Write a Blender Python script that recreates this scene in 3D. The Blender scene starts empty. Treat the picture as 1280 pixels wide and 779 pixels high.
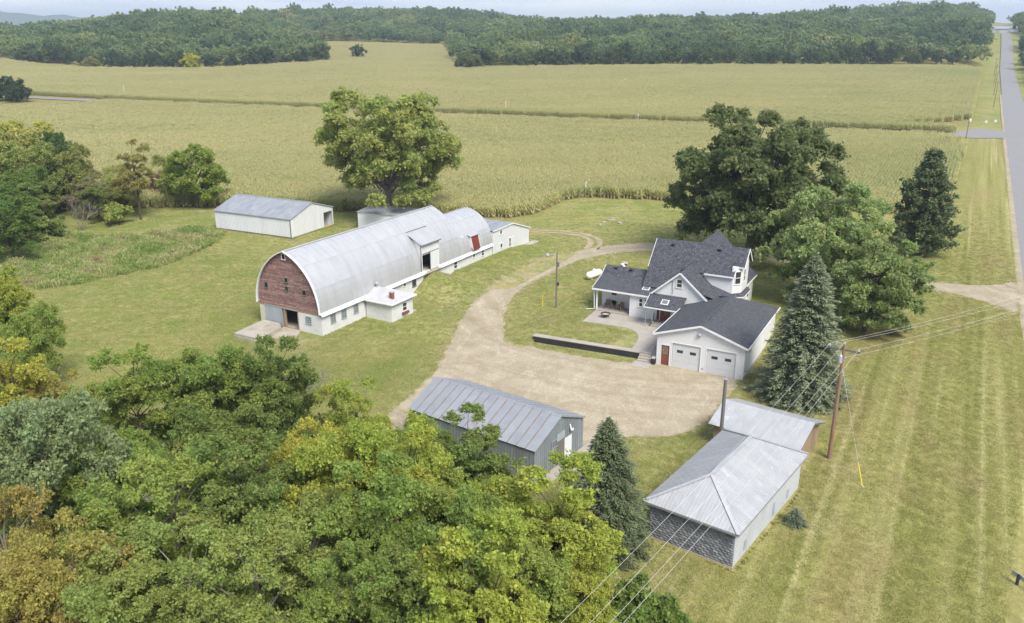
import bpy, math, random
import numpy as np
from mathutils import Vector

scene = bpy.context.scene
col = scene.collection
R = math.radians
rnd = random.Random(7)

# ------------------------------------------------------------------ camera, sky, sun, exposure
cam_data = bpy.data.cameras.new('camera')
cam_data.sensor_width = 36.0
cam_data.lens = 29.53
cam_data.clip_start = 0.5
cam_data.clip_end = 30000.0
cam = bpy.data.objects.new('camera', cam_data)
col.objects.link(cam)
cam.location = (0.0, 0.0, 35.0)
cam.rotation_euler = (R(90.0 - 18.90), 0.0, 0.0)
scene.camera = cam

SUN_ELEV, SUN_AZ = 50.0, 152.0          # azimuth clockwise from +Y (the view direction)
world = bpy.data.worlds.new('World')
scene.world = world
world.use_nodes = True
wn, wl = world.node_tree.nodes, world.node_tree.links
wn.clear()
w_out = wn.new('ShaderNodeOutputWorld')
w_bg = wn.new('ShaderNodeBackground')
w_sky = wn.new('ShaderNodeTexSky')
w_sky.sky_type = 'NISHITA'
w_sky.sun_disc = False
w_sky.sun_elevation = R(SUN_ELEV)
w_sky.sun_rotation = R(SUN_AZ)
w_sky.air_density = 1.0
w_sky.dust_density = 0.3
w_sky.ozone_density = 2.0
w_tc = wn.new('ShaderNodeTexCoord')
w_map = wn.new('ShaderNodeMapping')
w_map.inputs['Scale'].default_value = (3.0, 3.0, 26.0)
w_noise = wn.new('ShaderNodeTexNoise')
w_noise.inputs['Scale'].default_value = 1.3
w_noise.inputs['Detail'].default_value = 6.0
w_noise.inputs['Roughness'].default_value = 0.55
w_ramp = wn.new('ShaderNodeValToRGB')
w_ramp.color_ramp.elements[0].position = 0.36
w_ramp.color_ramp.elements[0].color = (0.70, 0.70, 0.70, 1)
w_ramp.color_ramp.elements[1].position = 0.66
w_ramp.color_ramp.elements[1].color = (0.97, 0.97, 0.97, 1)
w_mix = wn.new('ShaderNodeMix')
w_mix.data_type = 'RGBA'
w_mix.inputs['B'].default_value = (2.95, 3.25, 4.05, 1)
w_bg.inputs['Strength'].default_value = 0.10
wl.new(w_tc.outputs['Generated'], w_map.inputs['Vector'])
wl.new(w_map.outputs['Vector'], w_noise.inputs['Vector'])
wl.new(w_noise.outputs['Fac'], w_ramp.inputs['Fac'])
wl.new(w_ramp.outputs['Color'], w_mix.inputs['Factor'])
wl.new(w_sky.outputs['Color'], w_mix.inputs['A'])
wl.new(w_mix.outputs['Result'], w_bg.inputs['Color'])
wl.new(w_bg.outputs['Background'], w_out.inputs['Surface'])

sun_data = bpy.data.lights.new('sun', 'SUN')
sun_data.energy = 2.3
sun_data.angle = R(26.0)
sun_data.color = (1.0, 0.94, 0.84)
sun = bpy.data.objects.new('sun', sun_data)
col.objects.link(sun)
sun.location = (40, -20, 90)
_sd = Vector((math.cos(R(SUN_ELEV)) * math.sin(R(SUN_AZ)), math.cos(R(SUN_ELEV)) * math.cos(R(SUN_AZ)), math.sin(R(SUN_ELEV))))
sun.rotation_euler = _sd.to_track_quat('Z', 'Y').to_euler()

scene.view_settings.view_transform = 'Standard'
scene.view_settings.look = 'None'
scene.view_settings.gamma = 1.0
scene.view_settings.use_curve_mapping = False
scene.view_settings.exposure = 1.34
scene.render.engine = 'CYCLES'
scene.cycles.use_denoising = True
scene.cycles.max_bounces = 6
scene.cycles.transparent_max_bounces = 8
scene.cycles.volume_bounces = 0
scene.cycles.use_adaptive_sampling = True
scene.cycles.adaptive_threshold = 0.02

# ------------------------------------------------------------------ helpers: tags and meshes
def tag(o, label=None, cat=None, group=None, kind=None):
    if label: o['label'] = label
    if cat: o['category'] = cat
    if group: o['group'] = group
    if kind: o['kind'] = kind
    return o

def empty(name, loc, rz=0.0, label=None, cat=None, group=None):
    o = bpy.data.objects.new(name, None)
    o.empty_display_size = 0.5
    col.objects.link(o)
    o.location = loc
    o.rotation_euler = (0, 0, R(rz))
    return tag(o, label, cat, group)

def link(name, me, parent=None):
    o = bpy.data.objects.new(name, me)
    col.objects.link(o)
    o.parent = parent
    return o

class MB:
    """collects faces; build() links them as one mesh object"""
    def __init__(s):
        s.v = []; s.f = []
    def add(s, vs, fs):
        n = len(s.v)
        s.v += [tuple(p) for p in vs]
        s.f += [tuple(i + n for i in q) for q in fs]
        return s
    def box(s, x0, x1, y0, y1, z0, z1):
        return s.add([(x0,y0,z0),(x1,y0,z0),(x1,y1,z0),(x0,y1,z0),(x0,y0,z1),(x1,y0,z1),(x1,y1,z1),(x0,y1,z1)],
                     [(0,3,2,1),(4,5,6,7),(0,1,5,4),(1,2,6,5),(2,3,7,6),(3,0,4,7)])
    def slab(s, pts, t, n=None):
        """plate: polygon (either order) made t thick, the given face outwards"""
        P = [Vector(p) for p in pts]
        nn = Vector((0,0,0))
        for i in range(len(P)):
            a, b = P[i], P[(i+1) % len(P)]
            nn += Vector(((a.y-b.y)*(a.z+b.z), (a.z-b.z)*(a.x+b.x), (a.x-b.x)*(a.y+b.y)))
        nn.normalize()
        if n is None: n = Vector((0,0,1))
        if nn.dot(Vector(n)) < 0:
            P.reverse(); nn = -nn
        k = len(P)
        vs = P + [p - nn * t for p in P]
        fs = [tuple(range(k)), tuple(reversed(range(k, 2*k)))]
        fs += [(i, k+i, k+(i+1) % k, (i+1) % k) for i in range(k)]
        return s.add(vs, fs)
    def prism(s, pts, z0, z1):
        return s.slab([(p[0], p[1], z1) for p in pts], z1 - z0)
    def beam(s, a, b, w, h, up=(0,0,1)):
        a, b, up = Vector(a), Vector(b), Vector(up)
        d = (b - a).normalized()
        r = d.cross(up)
        if r.length < 1e-4: r = d.cross(Vector((0,1,0)))
        r.normalize(); u = r.cross(d)
        vs = []
        for p in (a, b):
            for sr, su in ((-1,-1),(1,-1),(1,1),(-1,1)):
                vs.append(p + r*(w/2*sr) + u*(h/2*su))
        return s.add(vs, [(3,2,1,0),(4,5,6,7),(0,1,5,4),(1,2,6,5),(2,3,7,6),(3,0,4,7)])
    def tube(s, pts, rad, n=6, cap=True):
        P = [Vector(p) for p in pts]
        if not hasattr(rad, '__len__'): rad = [rad]*len(P)
        ring = []
        for i, p in enumerate(P):
            d = (P[min(i+1, len(P)-1)] - P[max(i-1, 0)]).normalized()
            r = d.cross(Vector((0.12, 0.31, 0.94)))
            if r.length < 1e-3: r = d.cross(Vector((1,0,0)))
            r.normalize(); u = d.cross(r)
            ring.append([p + (r*math.cos(2*math.pi*k/n) + u*math.sin(2*math.pi*k/n))*rad[i] for k in range(n)])
        vs = [q for rr in ring for q in rr]
        fs = []
        for i in range(len(P)-1):
            for k in range(n):
                fs.append((i*n+k, i*n+(k+1) % n, (i+1)*n+(k+1) % n, (i+1)*n+k))
        if cap:
            fs.append(tuple(reversed(range(n)))); fs.append(tuple((len(P)-1)*n+k for k in range(n)))
        return s.add(vs, fs)
    def lathe(s, prof, c=(0,0,0), n=12):
        vs = []; fs = []
        for r, z in prof:
            vs += [(c[0]+r*math.cos(2*math.pi*k/n), c[1]+r*math.sin(2*math.pi*k/n), c[2]+z) for k in range(n)]
        for i in range(len(prof)-1):
            for k in range(n):
                fs.append((i*n+k, i*n+(k+1) % n, (i+1)*n+(k+1) % n, (i+1)*n+k))
        fs.append(tuple(reversed(range(n)))); fs.append(tuple((len(prof)-1)*n+k for k in range(n)))
        return s.add(vs, fs)
    def mesh(s, name, mat):
        me = bpy.data.meshes.new(name)
        me.from_pydata(s.v, [], s.f)
        me.materials.append(mat)
        return me
    def build(s, name, mat, parent=None, smooth=False):
        me = s.mesh(name, mat)
        if smooth:
            for p in me.polygons: p.use_smooth = True
        return link(name, me, parent)

class Wall:
    """a wall plane: a = metres along r from o, d = metres out along n, z = height"""
    def __init__(s, o, r, n):
        s.o, s.r, s.n = Vector(o), Vector(r).normalized(), Vector(n).normalized()
    def p(s, a, d, z):
        return s.o + s.r*a + s.n*d + Vector((0,0,z))
    def box(s, mb, a0, a1, d0, d1, z0, z1):
        vs = [s.p(a,d,z) for z in (z0,z1) for a,d in ((a0,d0),(a1,d0),(a1,d1),(a0,d1))]
        fs = [(0,3,2,1),(4,5,6,7),(0,1,5,4),(1,2,6,5),(2,3,7,6),(3,0,4,7)]
        if s.r.cross(s.n).z < 0: fs = [tuple(reversed(q)) for q in fs]
        return mb.add(vs, fs)

def window(W, a, z, w, h, fm, gm, parent, mx=1, my=2, name='window', t=0.09):
    """window part (frame with bars) and its pane; a, z = centre"""
    mb = MB()
    W.box(mb, a-w/2-t, a+w/2+t, 0, .07, z+h/2, z+h/2+t)
    W.box(mb, a-w/2-t*1.4, a+w/2+t*1.4, 0, .10, z-h/2-t, z-h/2)
    W.box(mb, a-w/2-t, a-w/2, 0, .07, z-h/2, z+h/2)
    W.box(mb, a+w/2, a+w/2+t, 0, .07, z-h/2, z+h/2)
    for i in range(1, mx):
        x = a-w/2+w*i/mx; W.box(mb, x-.025, x+.025, .0, .05, z-h/2, z+h/2)
    for j in range(1, my):
        y = z-h/2+h*j/my
        for i in range(mx):
            x0 = a-w/2+w*i/mx+(.025 if i else 0); x1 = a-w/2+w*(i+1)/mx-(.025 if i < mx-1 else 0)
            W.box(mb, x0, x1, .0, .05, y-.03, y+.03)
    fr = mb.build(name, fm, parent)
    for i in range(mx):
        for j in range(my):
            m2 = MB()
            W.box(m2, a-w/2+w*i/mx+.025, a-w/2+w*(i+1)/mx-.025, .005, .025, z-h/2+h*j/my+.03, z-h/2+h*(j+1)/my-.03)
            m2.build('pane', gm, fr)
    return fr

def clip_poly(P, axis, val, keep_less):
    out = []
    for i in range(len(P)):
        a, b = P[i], P[(i+1) % len(P)]
        ia = (a[axis] <= val) if keep_less else (a[axis] >= val)
        ib = (b[axis] <= val) if keep_less else (b[axis] >= val)
        if ia: out.append(a)
        if ia != ib:
            t = (val-a[axis])/(b[axis]-a[axis])
            out.append(tuple(a[k]+(b[k]-a[k])*t for k in range(2)))
    return out

def sheets(parent, poly, down, width, mat, name='roof_sheet', thick=.025, ribs=1, rib_w=.05, rib_h=.03, seam=None, seam_name='seam', out=(0,0,1)):
    """cover a convex 3D polygon with metal sheets running along `down`, each an object"""
    P = [Vector(p) for p in poly]
    dn = Vector(down).normalized()
    nrm = (P[1]-P[0]).cross(P[2]-P[0]).normalized()
    if nrm.dot(Vector(out)) < 0: nrm = -nrm
    e = dn.cross(nrm).normalized()
    o = P[0]
    Q = [((p-o).dot(e), (p-o).dot(dn)) for p in P]
    lo, hi = min(q[0] for q in Q), max(q[0] for q in Q)
    n = max(1, round((hi-lo)/width)); w = (hi-lo)/n
    def up(q, h): return o + e*q[0] + dn*q[1] + nrm*h
    for k in range(n):
        a, b = lo+k*w, lo+(k+1)*w
        c = clip_poly(clip_poly(Q, 0, a+.004, False), 0, b-.004, True)
        if len(c) < 3: continue
        mb = MB()
        lift = rnd.uniform(0, .006)
        mb.slab([up(q, thick+lift) for q in c], thick, nrm)
        for r in range(ribs):
            x = a + (r+.5)*w/ribs if seam is None else None
            if x is None: continue
            c2 = clip_poly(clip_poly(Q, 0, x-rib_w/2, False), 0, x+rib_w/2, True)
            if len(c2) >= 3: mb.slab([up(q, thick+lift+rib_h) for q in c2], rib_h-.002, nrm)
        mb.build(name, mat, parent)
        if seam is not None and k > 0:
            c3 = clip_poly(clip_poly(Q, 0, a-rib_w/2, False), 0, a+rib_w/2, True)
            if len(c3) >= 3:
                MB().slab([up(q, thick+rib_h+.006) for q in c3], rib_h-.004, nrm).build(seam_name, seam, parent)

# ------------------------------------------------------------------ materials
def new_mat(name):
    m = bpy.data.materials.new(name); m.use_nodes = True
    nt = m.node_tree; nt.nodes.clear()
    out = nt.nodes.new('ShaderNodeOutputMaterial')
    return m, nt, out

def N(nt, kind, **kw):
    n = nt.nodes.new(kind)
    for k, v in kw.items():
        if hasattr(n, k) and not k in n.inputs: setattr(n, k, v)
        else: n.inputs[k].default_value = v
    return n

def c4(c): return (c[0], c[1], c[2], 1.0)

def mixc(nt, fac, a, b, mode='MIX'):
    n = nt.nodes.new('ShaderNodeMix'); n.data_type = 'RGBA'; n.blend_type = mode
    for sock, val in (('Factor', fac), ('A', a), ('B', b)):
        i = n.inputs[sock] if sock == 'Factor' else [x for x in n.inputs if x.name == sock and x.type == 'RGBA'][0]
        if isinstance(val, bpy.types.NodeSocket): nt.links.new(val, i)
        else: i.default_value = val if sock == 'Factor' else c4(val)
    return [x for x in n.outputs if x.type == 'RGBA'][0]

def math_n(nt, op, a, b=None, clamp=False):
    n = nt.nodes.new('ShaderNodeMath'); n.operation = op; n.use_clamp = clamp
    for i, v in enumerate((a, b)):
        if v is None: continue
        if isinstance(v, bpy.types.NodeSocket): nt.links.new(v, n.inputs[i])
        else: n.inputs[i].default_value = v
    return n.outputs[0]

def ramp(nt, fac, p0, p1, c0=(0,0,0), c1=(1,1,1)):
    n = nt.nodes.new('ShaderNodeValToRGB')
    n.color_ramp.elements[0].position = p0; n.color_ramp.elements[0].color = c4(c0)
    n.color_ramp.elements[1].position = p1; n.color_ramp.elements[1].color = c4(c1)
    nt.links.new(fac, n.inputs['Fac'])
    return n.outputs['Color']

def noise(nt, vec, scale, detail=4.0, rough=0.55, dist=0.0):
    n = nt.nodes.new('ShaderNodeTexNoise')
    n.inputs['Scale'].default_value = scale; n.inputs['Detail'].default_value = detail
    n.inputs['Roughness'].default_value = rough; n.inputs['Distortion'].default_value = dist
    nt.links.new(vec, n.inputs['Vector'])
    return n.outputs['Fac']

def mapping(nt, vec, scale=(1,1,1), rot=(0,0,0)):
    n = nt.nodes.new('ShaderNodeMapping')
    n.inputs['Scale'].default_value = scale; n.inputs['Rotation'].default_value = rot
    nt.links.new(vec, n.inputs['Vector'])
    return n.outputs['Vector']

def surface(name, c1, c2, scale=1.0, rough=.8, metal=0.0, spec=.3, stretch=(1,1,1), c3=None, s3=6.0, p3=(.55,.75), bump=0.0, bscale=20.0,
            per_obj=0.0, lines=None, blocks=None):
    """two-tone mottled surface; c3 = stains; lines=(axis scale vec, strength) relief lines; blocks=(w,h,mortar colour)"""
    m, nt, out = new_mat(name)
    b = nt.nodes.new('ShaderNodeBsdfPrincipled')
    nt.links.new(b.outputs[0], out.inputs['Surface'])
    tc = nt.nodes.new('ShaderNodeTexCoord').outputs['Object']
    oi = nt.nodes.new('ShaderNodeObjectInfo')
    off = nt.nodes.new('ShaderNodeVectorMath'); off.operation = 'ADD'
    if per_obj:
        sc = nt.nodes.new('ShaderNodeVectorMath'); sc.operation = 'SCALE'; sc.inputs[0].default_value = (37, 91, 53)
        nt.links.new(oi.outputs['Random'], sc.inputs['Scale']); nt.links.new(sc.outputs[0], off.inputs[1])
    nt.links.new(tc, off.inputs[0])
    vec = mapping(nt, off.outputs[0], stretch)
    f = ramp(nt, noise(nt, vec, scale, 6.0, .6), .3, .7)
    colr = mixc(nt, f, c1, c2)
    if c3 is not None:
        f3 = ramp(nt, noise(nt, vec, s3, 5.0, .65), p3[0], p3[1])
        colr = mixc(nt, f3, colr, c3)
    bump_in = None
    if blocks:
        bt = nt.nodes.new('ShaderNodeTexBrick')
        bt.inputs['Scale'].default_value = 1.0
        bt.inputs['Brick Width'].default_value = blocks[0]; bt.inputs['Row Height'].default_value = blocks[1]
        bt.inputs['Mortar Size'].default_value = .012
        bt.inputs['Color1'].default_value = (1,1,1,1); bt.inputs['Color2'].default_value = (.86,.86,.86,1); bt.inputs['Mortar'].default_value = (0,0,0,1)
        cx = nt.nodes.new('ShaderNodeCombineXYZ'); sp = nt.nodes.new('ShaderNodeSeparateXYZ')
        nt.links.new(tc, sp.inputs[0])
        nt.links.new(math_n(nt, 'ADD', sp.outputs['X'], sp.outputs['Y']), cx.inputs['X']); nt.links.new(sp.outputs['Z'], cx.inputs['Y'])
        nt.links.new(cx.outputs[0], bt.inputs['Vector'])
        colr = mixc(nt, .16, colr, bt.outputs['Color'], 'MULTIPLY')
        bump_in = bt.outputs['Color']
    if lines:
        wv = nt.nodes.new('ShaderNodeTexWave'); wv.wave_type = 'BANDS'; wv.bands_direction = lines[0]; wv.wave_profile = lines[3] if len(lines) > 3 else 'SAW'
        wv.inputs['Scale'].default_value = lines[1]; wv.inputs['Distortion'].default_value = 0.0
        nt.links.new(tc, wv.inputs['Vector'])
        bump_in = wv.outputs['Fac']
        if lines[2]: colr = mixc(nt, lines[2], colr, ramp(nt, wv.outputs['Fac'], .0, .25, (.45,.45,.45), (1,1,1)), 'MULTIPLY')
    if per_obj:
        hsv = nt.nodes.new('ShaderNodeHueSaturation')
        nt.links.new(math_n(nt, 'ADD', math_n(nt, 'MULTIPLY', oi.outputs['Random'], per_obj), 1.0-per_obj/2), hsv.inputs['Value'])
        nt.links.new(colr, hsv.inputs['Color']); colr = hsv.outputs['Color']
    nt.links.new(colr, b.inputs['Base Color'])
    b.inputs['Roughness'].default_value = rough; b.inputs['Metallic'].default_value = metal
    b.inputs['Specular IOR Level'].default_value = spec
    if bump or bump_in is not None:
        bp = nt.nodes.new('ShaderNodeBump')
        bp.inputs['Distance'].default_value = .03 if bump_in is not None else max(bump, .01)
        bp.inputs['Strength'].default_value = .7
        nt.links.new(bump_in if bump_in is not None else noise(nt, vec, bscale, 5.0, .6), bp.inputs['Height'])
        nt.links.new(bp.outputs[0], b.inputs['Normal'])
    return m

M = {}
M['arch_roof'] = surface('galvanised_arch_roof', (.51,.515,.525), (.44,.445,.455), .5, .42, .35, .5, (1,1,.35), (.44,.44,.45), 1.4, (.62,.85), per_obj=.05)
M['hip_roof'] = surface('corrugated_tin', (.48,.485,.492), (.39,.395,.405), .7, .45, .3, .5, (1,1,1), (.66,.67,.68), 2.0, (.6,.8), per_obj=.07)
M['shed_roof'] = surface('blue_grey_tin', (.33,.35,.378), (.27,.288,.315), .8, .45, .3, .5, (1,1,1), (.24,.15,.11), 2.6, (.68,.8), per_obj=.10)
M['rust'] = surface('rusty_seam', (.20,.10,.06), (.26,.22,.20), 1.6, .8)
M['shed_wall'] = surface('galvanised_wall', (.265,.295,.315), (.205,.228,.245), .9, .55, .25, .4, (1,1,.2), (.27,.29,.31), 1.5, (.6,.8), per_obj=.16)
M['white_metal'] = surface('white_ribbed_metal', (.66,.675,.69), (.60,.615,.63), .6, .5, .05, .4, (1,1,.3), per_obj=.05)
M['white_wall'] = surface('white_siding', (.71,.71,.705), (.65,.65,.645), .7, .7, 0, .3, (1,1,.4), (.56,.55,.52), 1.1, (.62,.85), lines=('Z', .62, .10))
M['white_block'] = surface('painted_block', (.70,.70,.69), (.61,.61,.595), .8, .8, 0, .2, (1,1,1), (.45,.43,.39), 1.3, (.60,.82), blocks=(.42,.21))
M['white_trim'] = surface('white_paint', (.72,.72,.72), (.66,.66,.66), 1.0, .6)
M['cream_wall'] = surface('weathered_cream', (.60,.56,.48), (.50,.45,.37), 1.3, .8)
M['tin_roof_grey'] = surface('weathered_flat_tin', (.36,.375,.405), (.26,.275,.305), .6, .5, .3, .4, (1,1,1), (.55,.56,.58), 1.4, (.6,.85), per_obj=.12)
M['milk_roof'] = surface('pale_shingle', (.46,.46,.47), (.38,.38,.39), 1.0, .7)
M['red_wood'] = surface('faded_red_board', (.27,.125,.105), (.17,.08,.07), 1.3, .85, 0, .2, (6,1,8), (.43,.37,.35), 2.6, (.47,.66), per_obj=.5)
M['bare_wood'] = surface('bare_timber', (.33,.25,.17), (.24,.17,.11), 1.5, .85, 0, .2, (3,3,1))
M['grey_wood'] = surface('grey_timber', (.19,.175,.16), (.12,.11,.10), 1.2, .85, 0, .2, (6,6,1))
M['pole_wood'] = surface('brown_pole_timber', (.29,.19,.12), (.20,.125,.08), 1.2, .85, 0, .2, (6,6,.8), (.27,.2,.14), 3.0, (.6,.8))
M['grey_door'] = surface('grey_sliding_door', (.33,.37,.40), (.27,.30,.33), 1.0, .6, 0, .3, (1,1,.4))
M['glass'] = surface('dark_glass', (.025,.03,.035), (.04,.045,.05), 1.0, .12, 0, .6)
M['dark'] = surface('opening_shade', (.012,.012,.013), (.02,.018,.017), 1.0, .9)  # near-black colour standing in for the shade inside openings
M['dusty_glass'] = surface('dusty_glass_block', (.12,.13,.13), (.19,.20,.20), 2.0, .35)
M['red_paint'] = surface('red_door_paint', (.215,.07,.052), (.17,.055,.042), 2.0, .6)
M['orange_tarp'] = surface('rust_red_hatch', (.20,.045,.03), (.15,.032,.022), 1.5, .6)
M['brick'] = surface('brick_red', (.26,.11,.085), (.18,.08,.065), 6.0, .85)
M['shingle'] = surface('charcoal_shingle', (.082,.086,.102), (.030,.031,.038), 2.6, .85, 0, .25, (1,1,1), (.15,.155,.175), 5.0, (.52,.70))
M['shingle_old'] = surface('grey_shingle', (.085,.09,.10), (.05,.052,.06), 2.2, .85, 0, .25, (1,1,1), (.13,.135,.145), 2.0, (.6,.85))
M['vent'] = surface('black_plastic', (.012,.012,.014), (.02,.02,.022), 4.0, .6)
M['garage_door'] = surface('pale_grey_garage_door', (.56,.575,.59), (.52,.535,.55), 1.0, .5)
M['concrete'] = surface('pale_concrete', (.385,.35,.305), (.31,.285,.25), .8, .9, 0, .2, (1,1,1), (.28,.25,.21), 1.8, (.58,.85), bump=.01)
M['old_concrete'] = surface('worn_concrete', (.42,.385,.335), (.33,.29,.24), .9, .9, 0, .2, (1,1,1), (.24,.19,.15), 1.2, (.55,.75), bump=.02)
M['timber_black'] = surface('tarred_timber', (.022,.022,.024), (.04,.04,.042), 3.0, .8, per_obj=.4)
M['block_grey'] = surface('rock_face_block', (.16,.168,.18), (.24,.25,.265), 3.0, .9, 0, .2, per_obj=.55, bump=.03, bscale=9.0)
M['mortar'] = surface('grey_mortar', (.21,.205,.20), (.17,.165,.16), 3.0, .95)
M['pale_wall'] = surface('pale_grey_wall', (.52,.54,.56), (.43,.44,.46), .6, .7, 0, .3, (1,1,.5), (.34,.34,.33), 1.3, (.62,.85), blocks=(.42,.21))
M['steel'] = surface('galvanised_steel', (.45,.46,.48), (.36,.37,.39), 3.0, .45, .5, .5)
M['white_tank'] = surface('white_enamel', (.82,.82,.80), (.76,.76,.74), 2.0, .4)
M['wire'] = surface('aluminium_wire', (.62,.62,.62), (.55,.55,.55), 3.0, .5)
M['insulator'] = surface('grey_porcelain', (.40,.42,.45), (.34,.36,.39), 3.0, .3)
M['yellow'] = surface('yellow_plastic', (.75,.56,.02), (.68,.5,.02), 3.0, .5)
M['chair_wood'] = surface('patio_chair_wood', (.25,.15,.10), (.2,.12,.08), 3.0, .7)
M['black_iron'] = surface('black_iron', (.02,.018,.017), (.045,.03,.022), 4.0, .6)
M['plant_green'] = surface('plant_leaf', (.035,.06,.02), (.02,.04,.012), 5.0, .6)
M['bark'] = surface('bark', (.105,.085,.065), (.065,.052,.04), 2.0, .9, 0, .2, (4,4,.7))
M['pale_bark'] = surface('pale_bark', (.26,.23,.20), (.17,.15,.13), 2.0, .9, 0, .2, (4,4,.7))
M['sign_white'] = surface('sign_white', (.75,.75,.75), (.7,.7,.7), 3.0, .5)

def gravel_mat(name, c1, c2, c3, tracks=False):
    m, nt, out = new_mat(name)
    b = nt.nodes.new('ShaderNodeBsdfPrincipled'); nt.links.new(b.outputs[0], out.inputs['Surface'])
    tc = nt.nodes.new('ShaderNodeTexCoord').outputs['Object']
    colr = mixc(nt, ramp(nt, noise(nt, tc, .22, 6, .62, 1.2), .32, .68), c1, c2)
    colr = mixc(nt, ramp(nt, noise(nt, mapping(nt, tc, (1,.55,1), (0,0,.5)), .55, 7, .7, 1.5), .5, .72), colr, c3)
    vs_ = nt.nodes.new('ShaderNodeVectorMath'); vs_.operation = 'SUBTRACT'; vs_.inputs[1].default_value = (21, 110, 0); nt.links.new(tc, vs_.inputs[0])
    ln_ = nt.nodes.new('ShaderNodeVectorMath'); ln_.operation = 'LENGTH'; nt.links.new(vs_.outputs[0], ln_.inputs[0])
    cb_ = nt.nodes.new('ShaderNodeCombineXYZ'); nt.links.new(ln_.outputs['Value'], cb_.inputs['X'])
    sp_ = nt.nodes.new('ShaderNodeSeparateXYZ'); nt.links.new(tc, sp_.inputs[0]); nt.links.new(math_n(nt, 'MULTIPLY', sp_.outputs['Y'], .06), cb_.inputs['Y'])
    rut = noise(nt, cb_.outputs[0], .75, 3, .6, .15)
    colr = mixc(nt, .5, colr, ramp(nt, rut, .38, .62, (.80,.78,.74), (1.10,1.10,1.10)), 'MULTIPLY')
    fine = noise(nt, tc, 5.5, 4, .75)
    colr = mixc(nt, .6, colr, ramp(nt, fine, .30, .62, (.55,.53,.5), (1.12,1.1,1.08)), 'MULTIPLY')
    stone = nt.nodes.new('ShaderNodeTexVoronoi'); stone.inputs['Scale'].default_value = 3.2; nt.links.new(tc, stone.inputs['Vector'])
    colr = mixc(nt, math_n(nt, 'MULTIPLY', ramp(nt, stone.outputs['Distance'], .10, .2, (1,1,1), (0,0,0)), .55), colr, (.62,.58,.52))
    nt.links.new(colr, b.inputs['Base Color'])
    b.inputs['Roughness'].default_value = .95; b.inputs['Specular IOR Level'].default_value = .15
    bp = nt.nodes.new('ShaderNodeBump'); bp.inputs['Distance'].default_value = .10; bp.inputs['Strength'].default_value = .55
    nt.links.new(math_n(nt, 'ADD', noise(nt, tc, 1.3, 5, .7), math_n(nt, 'MULTIPLY', fine, .35)), bp.inputs['Height']); nt.links.new(bp.outputs[0], b.inputs['Normal'])
    return m
M['gravel'] = gravel_mat('crushed_limestone', (.39,.345,.255), (.30,.252,.175), (.44,.40,.315))
M['track'] = gravel_mat('dirt_track', (.42,.34,.24), (.34,.28,.19), (.50,.43,.33))

def asphalt_mat():
    m, nt, out = new_mat('asphalt')
    b = nt.nodes.new('ShaderNodeBsdfPrincipled'); nt.links.new(b.outputs[0], out.inputs['Surface'])
    tc = nt.nodes.new('ShaderNodeTexCoord').outputs['Object']
    al = mapping(nt, tc, (1, .04, 1), (0, 0, R(28.4)))
    colr = mixc(nt, noise(nt, al, .9, 5, .6), (.19,.187,.185), (.24,.237,.235))
    colr = mixc(nt, ramp(nt, noise(nt, tc, .35, 5, .7), .58, .8), colr, (.13,.13,.14))
    nt.links.new(colr, b.inputs['Base Color']); b.inputs['Roughness'].default_value = .85
    return m
M['asphalt'] = asphalt_mat()

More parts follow.
